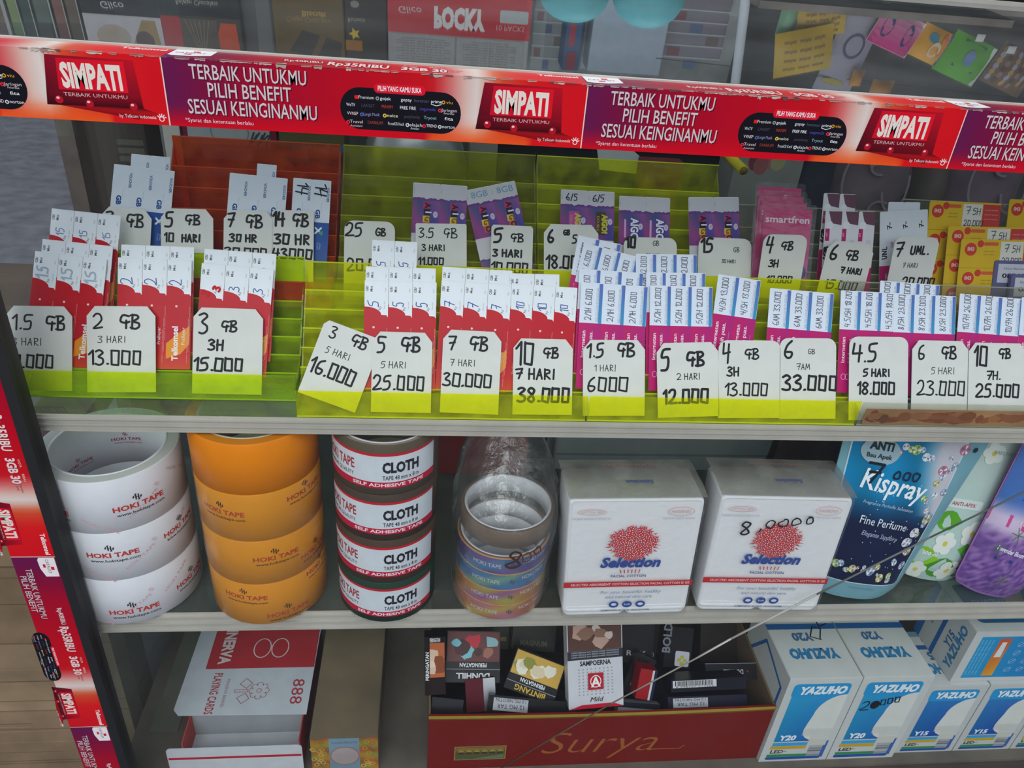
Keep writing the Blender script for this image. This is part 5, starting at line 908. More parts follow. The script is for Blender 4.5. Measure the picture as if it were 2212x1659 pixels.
def blobs(cv, W, z0, z1, seed, pal):
    rnd = random.Random(seed); cv.L = 2; cv.rect(-W / 2 + .001, z0, W / 2 - .001, z1, pal[0]); 
    for k in range(9):
        cv.L = 3 + k % 3; x, y = rnd.uniform(-W * .34, W * .34), rnd.uniform(z0 + .008, z1 - .008); r = rnd.uniform(.004, .010); cv.poly([(max(-W / 2 + .001, min(W / 2 - .001, x + r * rnd.uniform(.7, 1.2) * math.cos(a))), max(z0, min(z1, y + r * rnd.uniform(.6, 1.1) * math.sin(a)))) for a in [i * .7854 for i in range(8)]], rnd.choice(pal[1:]))
def pack(TL, TR, BL_, Y, lean, label, c='17161c', kind='warn', word='', wc='d8d8dc', pal=('3a2a2a', 'b08070', '7a4a3a', '9cc0cc', 'c03a3a'), yaw=0, T=.022, wrot=0, flip=False, extra=None, name='cigarette_pack', Hm=None, dz=0):
    mw, W, H = pxplane(TL, TR, BL_, Y, lean, yaw); H = Hm or H; mw = mw @ Matrix.Translation((W / 2, 0, 0)); root = thing(name, label, 'cigarette pack', Matrix.Translation((0, 0, dz)) @ mw, 'cigarette packs in the carton')
    b = MB('gloss'); hl = H * .70; f = -1 if flip else 1
    b.box(-W / 2, 0, 0, W / 2, T, H if kind == 'side' else (hl if not flip else H), c) if not flip else b.box(-W / 2, 0, H - hl, W / 2, T, H, c); cv = Cv(.00008)
    if kind == 'warn':
        z0, z1 = (H * .30, H * .90) if not flip else (H * .40, H * .98); blobs(cv, W, z0, z1, len(label) + int(TL[0]), pal); cv.L = 7; r = 180 if flip else 0
        cv.rect(-W / 2 + .001, z1 if not flip else z0 - .007, W / 2 - .001, z1 + .005 if not flip else z0, '141216'); cv.L = 8; cv.text('PERINGATAN', 0, (z1 + .001) if not flip else (z0 - .0015), .0040, 'd8d8dc', w=W * .50, rot=r, bold=.03)
        if flip: cv.rect(-W / 2, z0 - .0082, W / 2, z0 - .0074, '8a8a92')
    if word: cv.L = 8; cv.text(word, 0, H * .18, .0055, wc, w=W * (.62 if not wrot else .7), rot=(180 if flip else 0) + wrot, bold=.03)
    if extra: extra(cv, W, H)
    b.canvas(cv, flat); b.build('pack_body', root)
    b = MB('gloss')
    if kind != 'side':
        b.box(-W / 2 - .0002, -.0001, hl if not flip else 0, W / 2 + .0002, T + .0001, H if not flip else H - hl, c); b.build('flip_lid', root)
    return root
ORP = ('b8653c', 'c8784a', '8a4a30', 'd8b8a0', '7a4030', 'e0c8b8'); YEP = ('c8a048', 'e0b030', 'e0dccc', 'c8a878', '8a8a3a', 'd8c8a8'); BLP = ('6a3a38', '8cb4bc', 'a0685c', '4a2a2a', '7cc0cc', 'c23040')
def amild(cv, W, H):
    cv.L = 1; blobs(cv, W, H * .66, H * .99, 3, ('5c4038', '8a6858', 'b89888', '6a4840', 'c8b8b0')); cv.L = 7; cv.rect(-W / 2, H * .56, W / 2, H * .66, '34343c'); cv.L = 8
    for k in range(3): cv.text('KARENA MEROKOK SAYA TERKENA KANKER TENGGOROKAN', 0, H * (.635 - .026 * k), .0016, 'c0c0c8', w=W * .86)
    cv.text('SAMPOERNA', 0, H * .49, .0052, '26262e', w=W * .56, bold=.02); cv.L = 7
    for i in range(9):
        for j in range(9):
            x, y = W * (-.30 + .075 * i), H * (.16 + .036 * j); cv.line([(x - .0008, y - .0008), (x + .0008, y + .0008)], .0003, '8a8a92', False); cv.line([(x - .0008, y + .0008), (x + .0008, y - .0008)], .0003, '8a8a92', False)
    cv.L = 8; cv.rect(-W * .14, H * .21, W * .14, H * .40, 'b42032'); cv.L = 9; cv.text('A', 0, H * .245, .0105, 'eeeae8', w=W * .18, bold=.03); cv.ring(0, H * .305, W * .10, H * .07, .0009, 'eeeae8'); cv.text('Mild', 0, H * .075, .0052, '2a2a32', w=W * .22, shear=.3)
    cv.poly([(-W * .5, 0), (W * .5, 0), (W * .30, H * .045), (-W * .26, H * .045)], 'c02038')
def sticker_ex(cv, W, H): cv.L = 9; cv.rrect(-W * .10, H * .05, W * .42, H * .42, .002, 'bcbcc8'); cv.L = 10; [cv.ell(W * .16 + .0035 * math.cos(a), H * .2 + .0035 * math.sin(a), .0026, .0022, 'b0b048', 8) for a in (0, 1.6, 3.1, 4.7)]; cv.text('BOLD', -W * .32, H * .72, .009, '7a7a84', rot=90, bold=.03)
def bar_ex(cv, W, H):
    cv.L = 8; cv.rect(-W * .48, H * .35, W * .1, H * .95, 'c8c8cc'); cv.L = 9; rb = random.Random(2); x = -W * .45
    while x < W * .06: ww = rb.uniform(.0004, .0011); cv.rect(x, H * .50, x + ww, H * .92, '24242a'); x += ww + rb.uniform(.0005, .0010)
    cv.text('8 998127 912363', -W * .19, H * .38, H * .10, '24242a', w=W * .5)
def tar_ex(cv, W, H): cv.L = 8; cv.rect(-W * .44, H * .30, W * .0, H * .90, 'b0b0b6'); cv.L = 9; cv.text('12 MG TAR', -W * .22, H * .62, H * .2, '2a2a30', w=W * .34, rot=180); cv.text('1.0 MG NIKOTIN', -W * .22, H * .88, H * .16, '2a2a30', w=W * .38, rot=180)
pack((905, 1378), (950, 1376), (918, 1502), .545, 30, 'brown pack with an orange warning picture at the carton corner', '241816', pal=ORP, word='', wrot=0, extra=lambda cv, W, H: (setattr(cv, 'L', 8), cv.rect(-W * .5, 0, -W * .26, H, '1a1214'), setattr(cv, 'L', 9), cv.text('PERINGATAN', -W * .30, H * .5, .0034, 'd8d8dc', w=.030, rot=90, bold=.03)))
pack((955, 1362), (1070, 1364), (962, 1474), .565, 48, 'black pack lying upside down behind the corner pack', '18131a', flip=True, pal=BLP, word='DUNHILL')
pack((1108, 1396), (1212, 1436), (1088, 1484), .545, 42, 'black pack with a yellow warning picture, tilted', '151416', flip=True, pal=YEP, word='BINTANG', wc='c8a23a')
pack((1202, 1346), (1322, 1336), (1229, 1534), .535, 24, 'white pack with a red letter A square', 'c9c9cf', kind='side', extra=amild)
pack((1112, 1342), (1205, 1350), (1104, 1402), .600, 40, 'dark pack printed MAGNUM behind the yellow-pictured one', '26261f', kind='side', word='MAGNUM', wc='5a5a48')
pack((1040, 1342), (1100, 1345), (1038, 1400), .620, 40, 'dark green pack behind the row', '25301f', kind='side', word='', extra=lambda cv, W, H: (setattr(cv, 'L', 3), cv.rect(-W * .1, H * .3, W * .4, H * .45, '8a7030')))
pack((1330, 1340), (1400, 1345), (1338, 1430), .590, 35, 'black pack with pale letters ROY', '1a1c1e', kind='side', word='ROY.', wc='a8a8ac')
pack((1350, 1400), (1392, 1420), (1340, 1490), .560, 35, 'black pack with a pale blue stripe beside the white one', '1c1a20', kind='side', extra=lambda cv, W, H: (setattr(cv, 'L', 3), cv.rect(-W * .2, H * .2, W * .4, H * .5, '7aa0a8'), cv.rect(-W * .4, H * .7, W * .4, H * .8, '9a2a30')))
pack((1394, 1446), (1430, 1452), (1372, 1508), .535, 30, 'red, white and navy pack lying beside the white one', '9c1a22', kind='side', extra=lambda cv, W, H: (setattr(cv, 'L', 3), cv.rect(W * .22, 0, W * .34, H, 'c8c8cc'), cv.rect(W * .34, 0, W * .5, H, '1c2440')))
pack((1392, 1345), (1425, 1350), (1382, 1420), .600, 35, 'slim black and gold pack standing behind', '1c1c1a', kind='side', extra=lambda cv, W, H: (setattr(cv, 'L', 3), cv.rect(-W * .45, 0, -W * .3, H, '8a6a2c'), cv.ring(W * .1, H * .12, .005, .005, .0008, 'a8a8a8', 14)))
pack((1442, 1352), (1500, 1358), (1432, 1440), .580, 35, 'black pack with a silver sticker of a small flower', '141418', kind='side', extra=sticker_ex)
pack((1506, 1345), (1600, 1350), (1512, 1428), .610, 40, 'dark brown pack at the back of the carton', '2a2420', kind='side', pal=ORP)
pack((1524, 1434), (1642, 1432), (1526, 1470), .555, 50, 'black pack with upside down white lettering near the bulb boxes', '15151c', kind='side', word='', T=.05, extra=lambda cv, W, H: (setattr(cv, 'L', 5), cv.text('DUNHILL', 0, H * .62, H * .26, 'c0c0c8', w=W * .36, rot=180, bold=.03), cv.line([(-W * .5, H), (W * .5, H)], .0006, '9a9aa4'), cv.ell(W * .26, H * .5, .001, .001, 'b03040', 6)))
pack((1450, 1470), (1612, 1462), (1450, 1496), .530, 35, 'black pack with a white barcode label', '111120', kind='side', extra=bar_ex, T=.03)
pack((1440, 1506), (1610, 1500), (1444, 1540), .518, 40, 'dark navy pack lying along the front wall', '16162a', kind='side', extra=tar_ex, T=.018)
pack((1056, 1500), (1225, 1516), (1052, 1546), .520, 40, 'black pack with a tar figures label along the front wall', '121214', kind='side', extra=tar_ex, T=.018)
pack((1032, 1472), (1096, 1466), (1008, 1540), .535, 35, 'opened silver and burgundy pack in the carton', '5a1a24', kind='side', extra=lambda cv, W, H: (setattr(cv, 'L', 3), cv.grad(W * .1, 0, W * .5, H, lambda a, b: (.45 + .3 * b, .45 + .3 * b, .47 + .3 * b), 2, 4, 'foil')))
pack((932, 1505), (1000, 1512), (928, 1552), .520, 40, 'small dark pack in the front left corner of the carton', '1c1c22', kind='side', T=.016)
pack((1330, 1515), (1420, 1522), (1334, 1545), .518, 40, 'silver edged pack under the white one', '8a8c92', kind='side', T=.016, extra=lambda cv, W, H: (setattr(cv, 'L', 3), cv.rect(-W * .5, H * .6, W * .5, H, '1a1a28')))
for k, (x, y, z, rx, rz, c) in enumerate(((.05, .60, .015, 80, 20, '1a1a1e'), (.12, .59, .012, 85, -15, '241c1a'), (.20, .60, .014, 80, 40, '1a1c1a'), (.27, .59, .012, 88, 5, '20202a'), (.33, .60, .014, 82, -30, '17171c'), (.34, .55, .03, 86, 12, '1b1a20'))):
    root = thing('cigarette_pack', ['dark pack buried at the left of the carton', 'dark brown pack buried under the yellow-pictured one', 'dark pack buried under the white one', 'dark pack buried in the middle right of the carton', 'dark pack buried at the right rear of the carton', 'dark pack buried below the lettered one at the right'][k], 'cigarette pack', Matrix.Translation((x, y, ZF + z)) @ Matrix.Rotation(math.radians(rz), 4, 'Z') @ Matrix.Rotation(math.radians(rx - 90), 4, 'X'), 'cigarette packs in the carton')
    b = MB('gloss'); b.box(-.0275, -.03, 0, .0275, .03, .022, c); b.build('pack_body', root); b = MB('gloss'); b.box(-.0277, .030, -.0001, .0277, .054, .0221, c); b.build('flip_lid', root)
# ---------------------------------------------------------------- playing card carton
pc = thing('playing_card_carton', 'white and red carton of playing cards with an open front', 'carton', loc=(-.257, .505, ZF)); W, D, H = .137, .17, .057
b = MB('satin'); b.slab(rr(0, 0, W - .001, .050, .004), 0, .0012, 'c9cace'); cv = Cv(.00006); cv.L = 1; cv.rect(.001, .0325, W - .002, .036, 'b81e30'); b.canvas(cv, flat); b.build('front_wall', pc)
b = MB('satin'); b.box(.016, .0015, 0, .0172, D, H, 'b4413c'); b.box(W - .004, .0015, 0, W - .0028, D, H, 'a83a38'); b.box(.0172, .0015, .001, W - .004, D, .022, 'b9bcc0'); b.box(.0172, .036, .022, W - .004, .037, H, '9a9ea2'); b.build('inner_tray', pc)
b = MB('satin'); b.prism([(-.002, .0405), (.004, .034), (W, .0315), (W + .001, D), (.000, D)], H, H + .0012, 'bfc3ca'); cv = Cv(.00006); cv.L = 1
cv.rect(.018, .092, W, D - .002, 'b03036'); cv.L = 2; cv.text('888', W - .020, .060, .0125, 'a83440', w=.032, rot=-90, bold=.0); cv.text('PLAYING CARDS', .030, .060, .0085, 'a8404a', w=.052, rot=-90, bold=.02); cv.text('MINERVA BRAND', .045, .060, .0032, 'a8707a', w=.036, rot=-90); cv.text('MINERVA', .030, .128, .012, 'd8c8c8', w=.060, rot=-90, bold=.04)
cv.L = 2
for k in range(8): a = k * .7854; cv.ring(.082 + .0075 * math.cos(a), .062 + .0075 * math.sin(a), .0036, .0036, .0006, 'a85058', 12)
cv.L = 3; cv.ell(.082, .062, .0072, .0072, 'bfc3ca', 16); cv.L = 4; cv.ring(.082, .062, .0028, .0028, .0006, 'a85058', 12)
for s_ in (-1, 1): cv.line([(.068, .062 + s_ * .003), (.060, .062 + s_ * .009), (.066, .062 + s_ * .016), (.073, .062 + s_ * .010), (.068, .062 + s_ * .003)], .0006, 'a85058')
cv.line([(.056, .0605), (.070, .0605), (.070, .0635), (.056, .0635), (.056, .0605)], .0006, 'a85058'); cv.L = 2; cv.ring(.075, .120, .010, .014, .0012, 'd8c8c8'); cv.ring(.095, .120, .010, .014, .0012, 'd8c8c8')
b.canvas(cv, top_at(0, 0, H + .0012)); b.build('lid', pc)
# narrow brown carton
def brown_front(cv, W, H):
    cv.L = 1; cv.grad(0, 0, W, H - .003, lambda a, b: (.66 + .12 * math.sin(a * 20 + b * 9), .46 + .12 * math.sin(b * 17), .14), 12, 10); cv.rect(W * .27, 0, W * .72, H - .003, '7c9cae'); cv.L = 2; cv.text('CONTENTS', W * .5, H - .012, .0032, '4a5a66', w=W * .38); cv.ell(W * .5, H * .45, W * .22, H * .26, 'b46a60', 24); cv.L = 3; cv.ell(W * .5, H * .45, W * .205, H * .24, 'b9a8a6', 24); cv.L = 2; rnd = random.Random(8)
    for k in range(40): x = rnd.choice([rnd.uniform(.02, .24), rnd.uniform(.76, .98)]) * W; cv.ring(x, rnd.uniform(.004, H - .008), .003, .003, .001, rnd.choice(['d8c060', 'c05a2a', '8a9a4a', 'c8a030']), 8)
q = paper_box('narrow_carton', 'narrow brown carton with a patterned yellow front panel', 'carton', Matrix.Translation((-.1125, .507, ZF)), .070, .19, .0600, '77664e', brown_front, None, m='dusty_board')
# dusty sheets on the case floor
q = MB('dusty_board'); q.box(0, 0, 0, .030, .22, .0015, '77776a'); tag(q.build('cardboard_strip', None, Matrix.Translation((-.297, .56, ZF + .0003))), 'dusty cardboard strip on the case floor beside the side glass', 'strip')
# ================================================================ things at the rear of the upper shelf
def backbox(name, label, cat, x0, x1, yt, Y, D, c, draw=None, m='satin', z0=Z1):
    a, b_ = onY(x0, yt, Y), onY(x1, yt, Y); W, H = b_.x - a.x, (a.z + b_.z) / 2 - z0; q = MB(m); q.box(0, 0, 0, W, D, H, c)
    if draw: cv = Cv(.00008); cv.L = 1; draw(cv, W, H, lambda y: onY((x0 + x1) / 2, y, Y).z - z0); q.canvas(cv, flat)
    return tag(q.build(name, None, Matrix.Translation((a.x, Y, z0 + .0002))), label, cat)
def d_improve(cv, W, H, z): cv.rect(W * .05, z(313), W * .93, H, '9aa0a0'); cv.L = 2; cv.ring(W * .5, z(285), .020, .016, .0012, '707876'); [cv.line([(W * (.70 + .03 * k), z(312 - 6 * (k % 3))), (W * (.76 + .03 * k), z(284 + 5 * (k % 2)))], .002, '3c4242') for k in range(7)]; cv.text('IMPROVE', W * .55, z(328), .0050, '8a5a50', w=W * .42, bold=.03)
backbox('magenta_carton', 'magenta carton with a grey printed window behind the orange tray', 'box', 388, 592, 235, .86, .05, '701430', d_improve)
backbox('white_carton', 'narrow white carton edge left of the magenta carton', 'box', 345, 382, 240, .875, .04, 'b8b6ae')
backbox('brown_parcel', 'dark brown parcel in the rear left corner of the upper shelf', 'box', 180, 308, 262, .88, .05, '3c3430', lambda cv, W, H, z: [cv.rect(W * .5, z(300 + 18 * k), W * .95, z(312 + 18 * k), '55534a') for k in range(3)])
def d_untung(cv, W, H, z): cv.rect(0, z(332), W, z(311), '2a6288'); cv.L = 2; cv.text('9+1 pcs', W * .16, z(327), .0050, '8ab0c0', w=W * .26); cv.text('UNTUNG Rp2.000', W * .62, z(328), .0060, 'a0c0d0', w=W * .60, bold=.04)
backbox('green_carton', 'dark olive carton with a blue banner reading UNTUNG', 'box', 600, 742, 262, .86, .05, '54542e', d_untung)
backbox('wafer_box', 'red-orange wafer box with dark lettering before the blue banner', 'box', 592, 736, 336, .84, .02, '8a2c1a', lambda cv, W, H, z: cv.text('superstar', W * .52, z(354), .0085, '3a1410', w=W * .84, bold=.06, shear=.2))
# grey plastic bag
q = MB('film'); rg = random.Random(6); n = 26
def lump(q, W, D, H, c, m, seed, n=22, k=9, amp=.10):
    r_ = random.Random(seed); vs = []
    for j in range(k + 1):
        t = j / k; s_ = (.80 + .2 * math.sin(t * 2.6)) * (1 - .55 * max(0, t - .75) * 2)
        for i in range(n): a = 2 * math.pi * i / n; e = 1 + amp * r_.uniform(-1, 1); vs.append((W / 2 * s_ * e * math.copysign(abs(math.sin(a)) ** .7, math.sin(a)), -D / 2 * s_ * e * math.copysign(abs(math.cos(a)) ** .7, math.cos(a)), H * t))
    q.add(vs, [(j * n + i, j * n + (i + 1) % n, (j + 1) * n + (i + 1) % n, (j + 1) * n + i) for j in range(k) for i in range(n)] + [tuple(k * n + i for i in range(n))], c, m, True)
def back_lump(name, label, cat, x0, x1, yt, Y, D, c, m, seed, amp=.1, draw=None):
    a, b_ = onY(x0, yt, Y), onY(x1, yt, Y); q = MB(m); lump(q, b_.x - a.x, D, a.z - Z1, c, m, seed, amp=amp)
    if draw: cv = Cv(.0004); cv.L = 4; draw(cv, b_.x - a.x, a.z - Z1); q.canvas(cv, lambda x, y, w: (x, -D / 2 * 1.02 - w, y), 'paper')
    return tag(q.build(name, None, Matrix.Translation(((a.x + b_.x) / 2, Y + D / 2, Z1 + .0002))), label, cat)
back_lump('plastic_bag', 'crumpled grey plastic bag behind the olive tray', 'bag', 782, 1012, 250, .83, .10, '9b9c9a', 'foil', 5, .07)
backbox('grey_carton', 'slim grey carton standing right of the crumpled bag', 'box', 1018, 1080, 240, .90, .04, '8a8880')
backbox('black_carton', 'long black carton behind the bright yellow tray', 'box', 1084, 1600, 250, .93, .06, '14171a', lambda cv, W, H, z: [cv.text('wafer cokelat', W * (.2 + .3 * k), z(352), .008, '24302a', w=W * .18) for k in range(3)])
pm = onY(1300, 330, .90)
q = MB('paper'); q.slab([(0, 0), (.052, -.003), (.056, .012), (.030, .030), (-.006, .028)], 0, .001, 'b9bbbb'); tag(q.build('paper_slip', None, Matrix.Translation((pm.x, .900, pm.z - .020)) @ Matrix.Rotation(math.radians(-14), 4, 'X')), 'white paper slip propped before the black carton', 'paper')
backbox('red_packet', 'small dark red packet below the paper slip', 'packet', 1388, 1478, 350, .88, .02, '6e1a20', lambda cv, W, H, z: cv.text('roma', W * .5, z(364), .005, '9a5a58', w=W * .4))
a, b_ = onY(1555, 318, .80), onY(1606, 368, .74); q = MB('satin'); q.tube([a, b_], .0052, 'c9b828', 'satin', 8); q.tube([b_, b_ + (b_ - a).normalized() * .002], .0040, '7a6a1a', 'satin', 8); yp = q.build('yellow_straw'); tag(yp, 'short yellow tube leaning behind the pink packets', 'tube')
backbox('pale_box', 'pale grey box with a pink picture behind the pink packets', 'box', 1608, 1760, 262, .86, .05, '85857e', lambda cv, W, H, z: [cv.ell(W * x, z(y), .009, .011, c, 12) for x, y, c in ((.30, 352, '7a3a44'), (.45, 348, 'b0606a'), (.62, 350, 'a09a70'), (.38, 360, '9a5a5a'))])
back_lump('navy_bag', 'dark navy bag between the pale box and the mauve sacks', 'bag', 1760, 1850, 262, .86, .06, '23283a', 'fabric', 8, .06)
def swirl(cv, W, H):
    for cx, cy, r, a0, n, e in ((-.28, .62, .020, .4, 10, 1.5), (-.02, .70, .014, 2.0, 8, .5), (.22, .58, .018, 3.4, 9, 1.7), (.08, .40, .016, 1.0, 11, .8), (-.25, .36, .013, 5.0, 7, 1.2)):
        cv.line([(W * cx + r * math.cos(a0 + t * .42) * (1 - t * .04), H * cy + r * e * math.sin(a0 + t * .42)) for t in range(n)], .0030, '8b7c84')
back_lump('mauve_sack', 'mauve sack with pale swirls at the rear right', 'sack', 1836, 2040, 262, .87, .12, '73636a', 'fabric', 11, .06, swirl)
back_lump('tan_sack', 'brown-grey sack right of the swirled mauve one', 'sack', 2042, 2128, 262, .90, .10, '6a6058', 'fabric', 12, .06)
back_lump('mauve_sack', 'second mauve sack, at the right edge of the picture', 'sack', 2130, 2300, 262, .87, .12, '74626c', 'fabric', 13, .06, swirl)
# ================================================================ goods on the rack behind the counter (seen mirrored in the top glass)
def mir(px, py, Y):
    d = ray(px, py); h = CAM + d * ((TG0 - CAM).dot(TN) / d.dot(TN)); r = d - TN * (2 * d.dot(TN)); return h + r * ((Y - h.y) / r.y)
YK = 1.50
ZK = 1.10
rack = thing('goods_rack', 'wooden rack behind the counter with snack boxes on it', 'rack', loc=(.5, YK, 0))
zb = min(mir(1000, -30, YK).z, 9) 
def mbox(name, label, cat, x0, x1, ya, yb, c, draw=None, Y=YK, D=.06, m='satin', floor_=True, tilt=0, group=None):
    """ya = upper picture edge (lower in reality), yb = lower picture edge"""
    xm = (x0 + x1) / 2; z0, z1 = mir(xm, ya, Y).z, mir(xm, yb, Y).z; X0, X1 = mir(x0, (ya + yb) / 2, Y).x, mir(x1, (ya + yb) / 2, Y).x; z0 = ZK if floor_ else z0; W, H = X1 - X0, z1 - z0
    q = MB(m); q.rbox(-W / 2, 0, 0, W / 2, D, H, min(.003, W * .1), c)
    if draw: cv = Cv(.0003); cv.L = 1; draw(cv, W, H, lambda y: mir(xm, y, Y).z - z0); q.canvas(cv, flat)
    return tag(q.build(name, None, Matrix.Translation(((X0 + X1) / 2, Y, z0 + .0003)) @ Matrix.Rotation(tilt, 4, 'Y')), label, cat, group)
ZK = mir(1106, -40, YK).z - .012
b = MB('dusty_board'); b.box(-1.2, -.02, ZK - .02, 1.4, .30, ZK, '8c8378'); b.box(.04, -.13, ZK - .012, .50, -.0202, ZK, '8c8378'); b.build('shelf_board', rack)
b = MB('dusty_board'); b.box(-1.2, .30, .2, .18, .32, 2.0, '8f9492'); b.build('back_board', rack); b = MB('dusty_board'); b.box(.18, .42, .2, 1.4, .44, 2.0, '43413f'); b.build('back_board', rack)
for x in (-1.18, 1.36): b = MB('dusty_board'); b.box(x, 0, 0, x + .03, .30, ZK - .02, '6a6258'); b.build('post', rack)
xs = [0, 26, 52, 80, 122, 150, 180]; cs = ['6a5a4c', '5e7a4a', '2c3a34', '24342e', '6a4440', '54463a']
for k in range(6): mbox('snack_pack', ['dull brown pack at the far left of the rack row', 'green pack, second from the left on the rack', 'dark pack, third from the left on the rack', 'dark green pack with pale marks on the rack', 'reddish brown pack left of the white edge on the rack', 'brown pack next to the white chocolate box on the rack'][k], 'pack', xs[k] - 70 if k == 0 else xs[k] + 1, xs[k + 1] - 2, 20, 92, cs[k], lambda cv, W, H, z, k=k: (cv.rect(-W * .4, H * .2, W * .4, H * .8, '%s' % ['7c6c58', '8a9a60', '3a4a44', '56685e', '8a5c54', '6c5c4c'][k]), cv.rect(W * .40, 0, W * .48, H, 'b0b4ae')), group='small packs on the rack')
def d_glico(cv, W, H, z): cv.rect(-W / 2, z(33), W / 2, H, 'c9c6c6'); cv.rect(-W / 2, 0, W / 2, z(33), '2a2a2e'); cv.L = 2; cv.text('Glico', -W * .1, z(5), .011, 'd8d8dc', w=W * .3, shear=.2); cv.ell(-W * .15, z(80), W * .22, .020, 'b9aa98', 20); cv.poly([(W * .1, z(90)), (W * .45, z(90)), (W * .42, z(40)), (W * .25, z(40))], 'a88a58'); cv.ell(W * .25, z(84), .016, .016, '5c4440', 14)
mbox('chocolate_box', 'white and black chocolate snack box on the rack', 'snack box', 182, 348, 0, 96, 'c9c6c6', d_glico)
def d_belg(cv, W, H, z): cv.rect(-W / 2, 0, W / 2, z(36), '26282c'); cv.L = 2; cv.text('Belgian Chocolate', -.002, z(1), .008, 'c0b8a8', w=W * .52); cv.poly([(-W * .5, z(38)), (-W * .28, z(38)), (-W * .02, z(108)), (-W * .5, z(108))], 'b01c24'); cv.poly([(W * .25, z(46)), (W * .44, z(46)), (W * .46, z(108)), (W * .1, z(108))], 'd0502a'); cv.rect(-W * .26, z(108), W * .2, z(40), '5c5448')
def d_belg2(cv, W, H, z): d_belg(cv, W, H, z); cv.L = 3; [cv.line([(W * (-.20 + .06 * k), z(44)), (W * (-.08 + .02 * k), z(104))], .0012, '8a8068') for k in range(6)]
mbox('chocolate_box', 'black snack box with red and orange wedges on the rack', 'snack box', 350, 520, 0, 108, '4c463e', d_belg2)
mbox('grey_bottle', 'dim greyish carton between two snack boxes on the rack', 'carton', 524, 588, 0, 118, '5c5c5a', None, Y=YK + .02)
def d_bisc(cv, W, H, z): cv.text('Crispy Chocolate', 0, z(38), .008, 'a8842c', w=W * .62); cv.text('Biscuit', .01, z(24), .009, 'b8923a', w=W * .34, bold=.03); cv.poly([(-W * .3, z(112)), (-W * .1, z(66)), (W * .15, z(76)), (0, z(120))], '3c342a'); cv.poly([(W * .1, z(120)), (W * .24, z(78)), (W * .46, z(88)), (W * .42, z(124))], '3c342a')
mbox('biscuit_box', 'brown and gold chocolate biscuit box on the rack', 'snack box', 592, 744, 0, 130, '6a5426', d_bisc)
def d_rich(cv, W, H, z): cv.rect(-W / 2, z(110), -W * .1, z(88), 'a86c20'); cv.text('Richoco', -W * .22, z(40), .007, 'b0a890', w=W * .40); cv.ell(-W * .25, z(10), .008, .006, '8a8a7a', 10); P = [(-W * .28 + (.011 if k % 2 else .005) * math.cos(k * .628), z(74) + (.011 if k % 2 else .005) * math.sin(k * .628)) for k in range(10)]; cv.L = 2; cv.poly(P, 'd8b82c')
mbox('snack_box', 'dark snack box with a small yellow star on the rack', 'snack box', 746, 836, 0, 136, '33291f', d_rich)
def d_pocky(cv, W, H, z):
    cv.rect(-W / 2, 0, W / 2, z(78), 'c4242e'); cv.rect(-W * .47, z(160), W * .46, z(80), 'a7a6a2'); cv.L = 2; cv.text('POCKY', .000, z(20), z(60) - z(20), 'e6e2dc', w=W * .36, bold=.07); cv.text('Glico', -W * .35, z(22), .011, 'e0c8c4', w=W * .16, shear=.2); cv.rrect(W * .28, z(14), W * .48, z(42), .003, 'b9bdbb'); cv.text('10 PACKS', W * .36, z(47), .009, 'd8b0ac', w=W * .2); cv.rect(-W * .03, z(160), -W * .015, z(80), '8e8e8a')
    for k in range(12): cv.text('komposisi gula tepung terigu lemak nabati', -W * .25, z(88 + 5.5 * k), .0022, '6c6c6a', w=W * (.38 if k % 3 else .30)); cv.text('informasi nilai gizi takaran saji', W * .22, z(88 + 5.5 * k), .0022, '6c6c6a', w=W * (.38 if k % 4 else .26))
mbox('stick_biscuit_carton', 'large red and white carton of ten stick biscuit packs', 'snack box', 838, 1144, 0, 152, 'a7a6a2', d_pocky)
# bowls, cabinets and packs further right
for k, (x0, x1, yb, c) in enumerate(((1150, 1218, 150, '8d9291'), (1262, 1300, 150, '9da3a6'), (1436, 1570, 130, '7d7a80'))): mbox('display_cabinet', ['narrow grey cabinet right of the red carton on the rack', 'narrow pale cabinet behind the turquoise bowls', 'greyish cabinet with rows of packs beside the white pole'][k], 'cabinet', x0, x1, 0, yb, c, (lambda cv, W, H, z, k=k: [(cv.rect(-W * .5, z(20 + 26 * j), W * .5, z(23 + 26 * j), 'b4babc'), cv.rect(-W * .4 + W * .3 * (j % 3), z(45 + 26 * j), -W * .2 + W * .3 * (j % 3), z(26 + 26 * j), ['7a4a50', '5a6a8a', '6a5a54'][j % 3])) for j in range(5)]), Y=YK + .06)
mbox('blue_red_pack', 'slim blue and red pack on the rack', 'pack', 1222, 1258, 0, 152, '3a5a80', lambda cv, W, H, z: (cv.rect(-W * .3, z(100), W * .1, z(50), 'a03a48'), cv.rect(-W * .3, z(150), W * .3, z(112), '8a3440')))
mbox('paper_stack', 'pale blue-grey paper block on the rack', 'paper', 1272, 1432, 84, 158, 'a7b2bd', None, D=.1)
for k, (x0, x1, yb) in enumerate(((1166, 1318, 47), (1326, 1482, 60))):
    c = mir((x0 + x1) / 2, -26, YK - .08); r = (mir(x1, 10, YK - .08).x - mir(x0, 10, YK - .08).x) / 2; H = mir((x0 + x1) / 2, yb, YK - .08).z - c.z
    q = MB('satin'); q.lathe([(.001, H)] + [(r * math.sin(t * math.pi / 16), H * math.cos(t * math.pi / 16) ** .8) for t in range(1, 8)] + [(r, 0), (r * .97, -.008), (r * .9, -.008)], '5fb0b6', n=40, closed=False); tag(q.build('turquoise_bowl', None, Matrix.Translation((c.x, YK - .08, c.z))), ['left turquoise bowl turned upside down on the rack', 'right turquoise bowl turned upside down on the rack'][k], 'bowl', 'turquoise bowls')
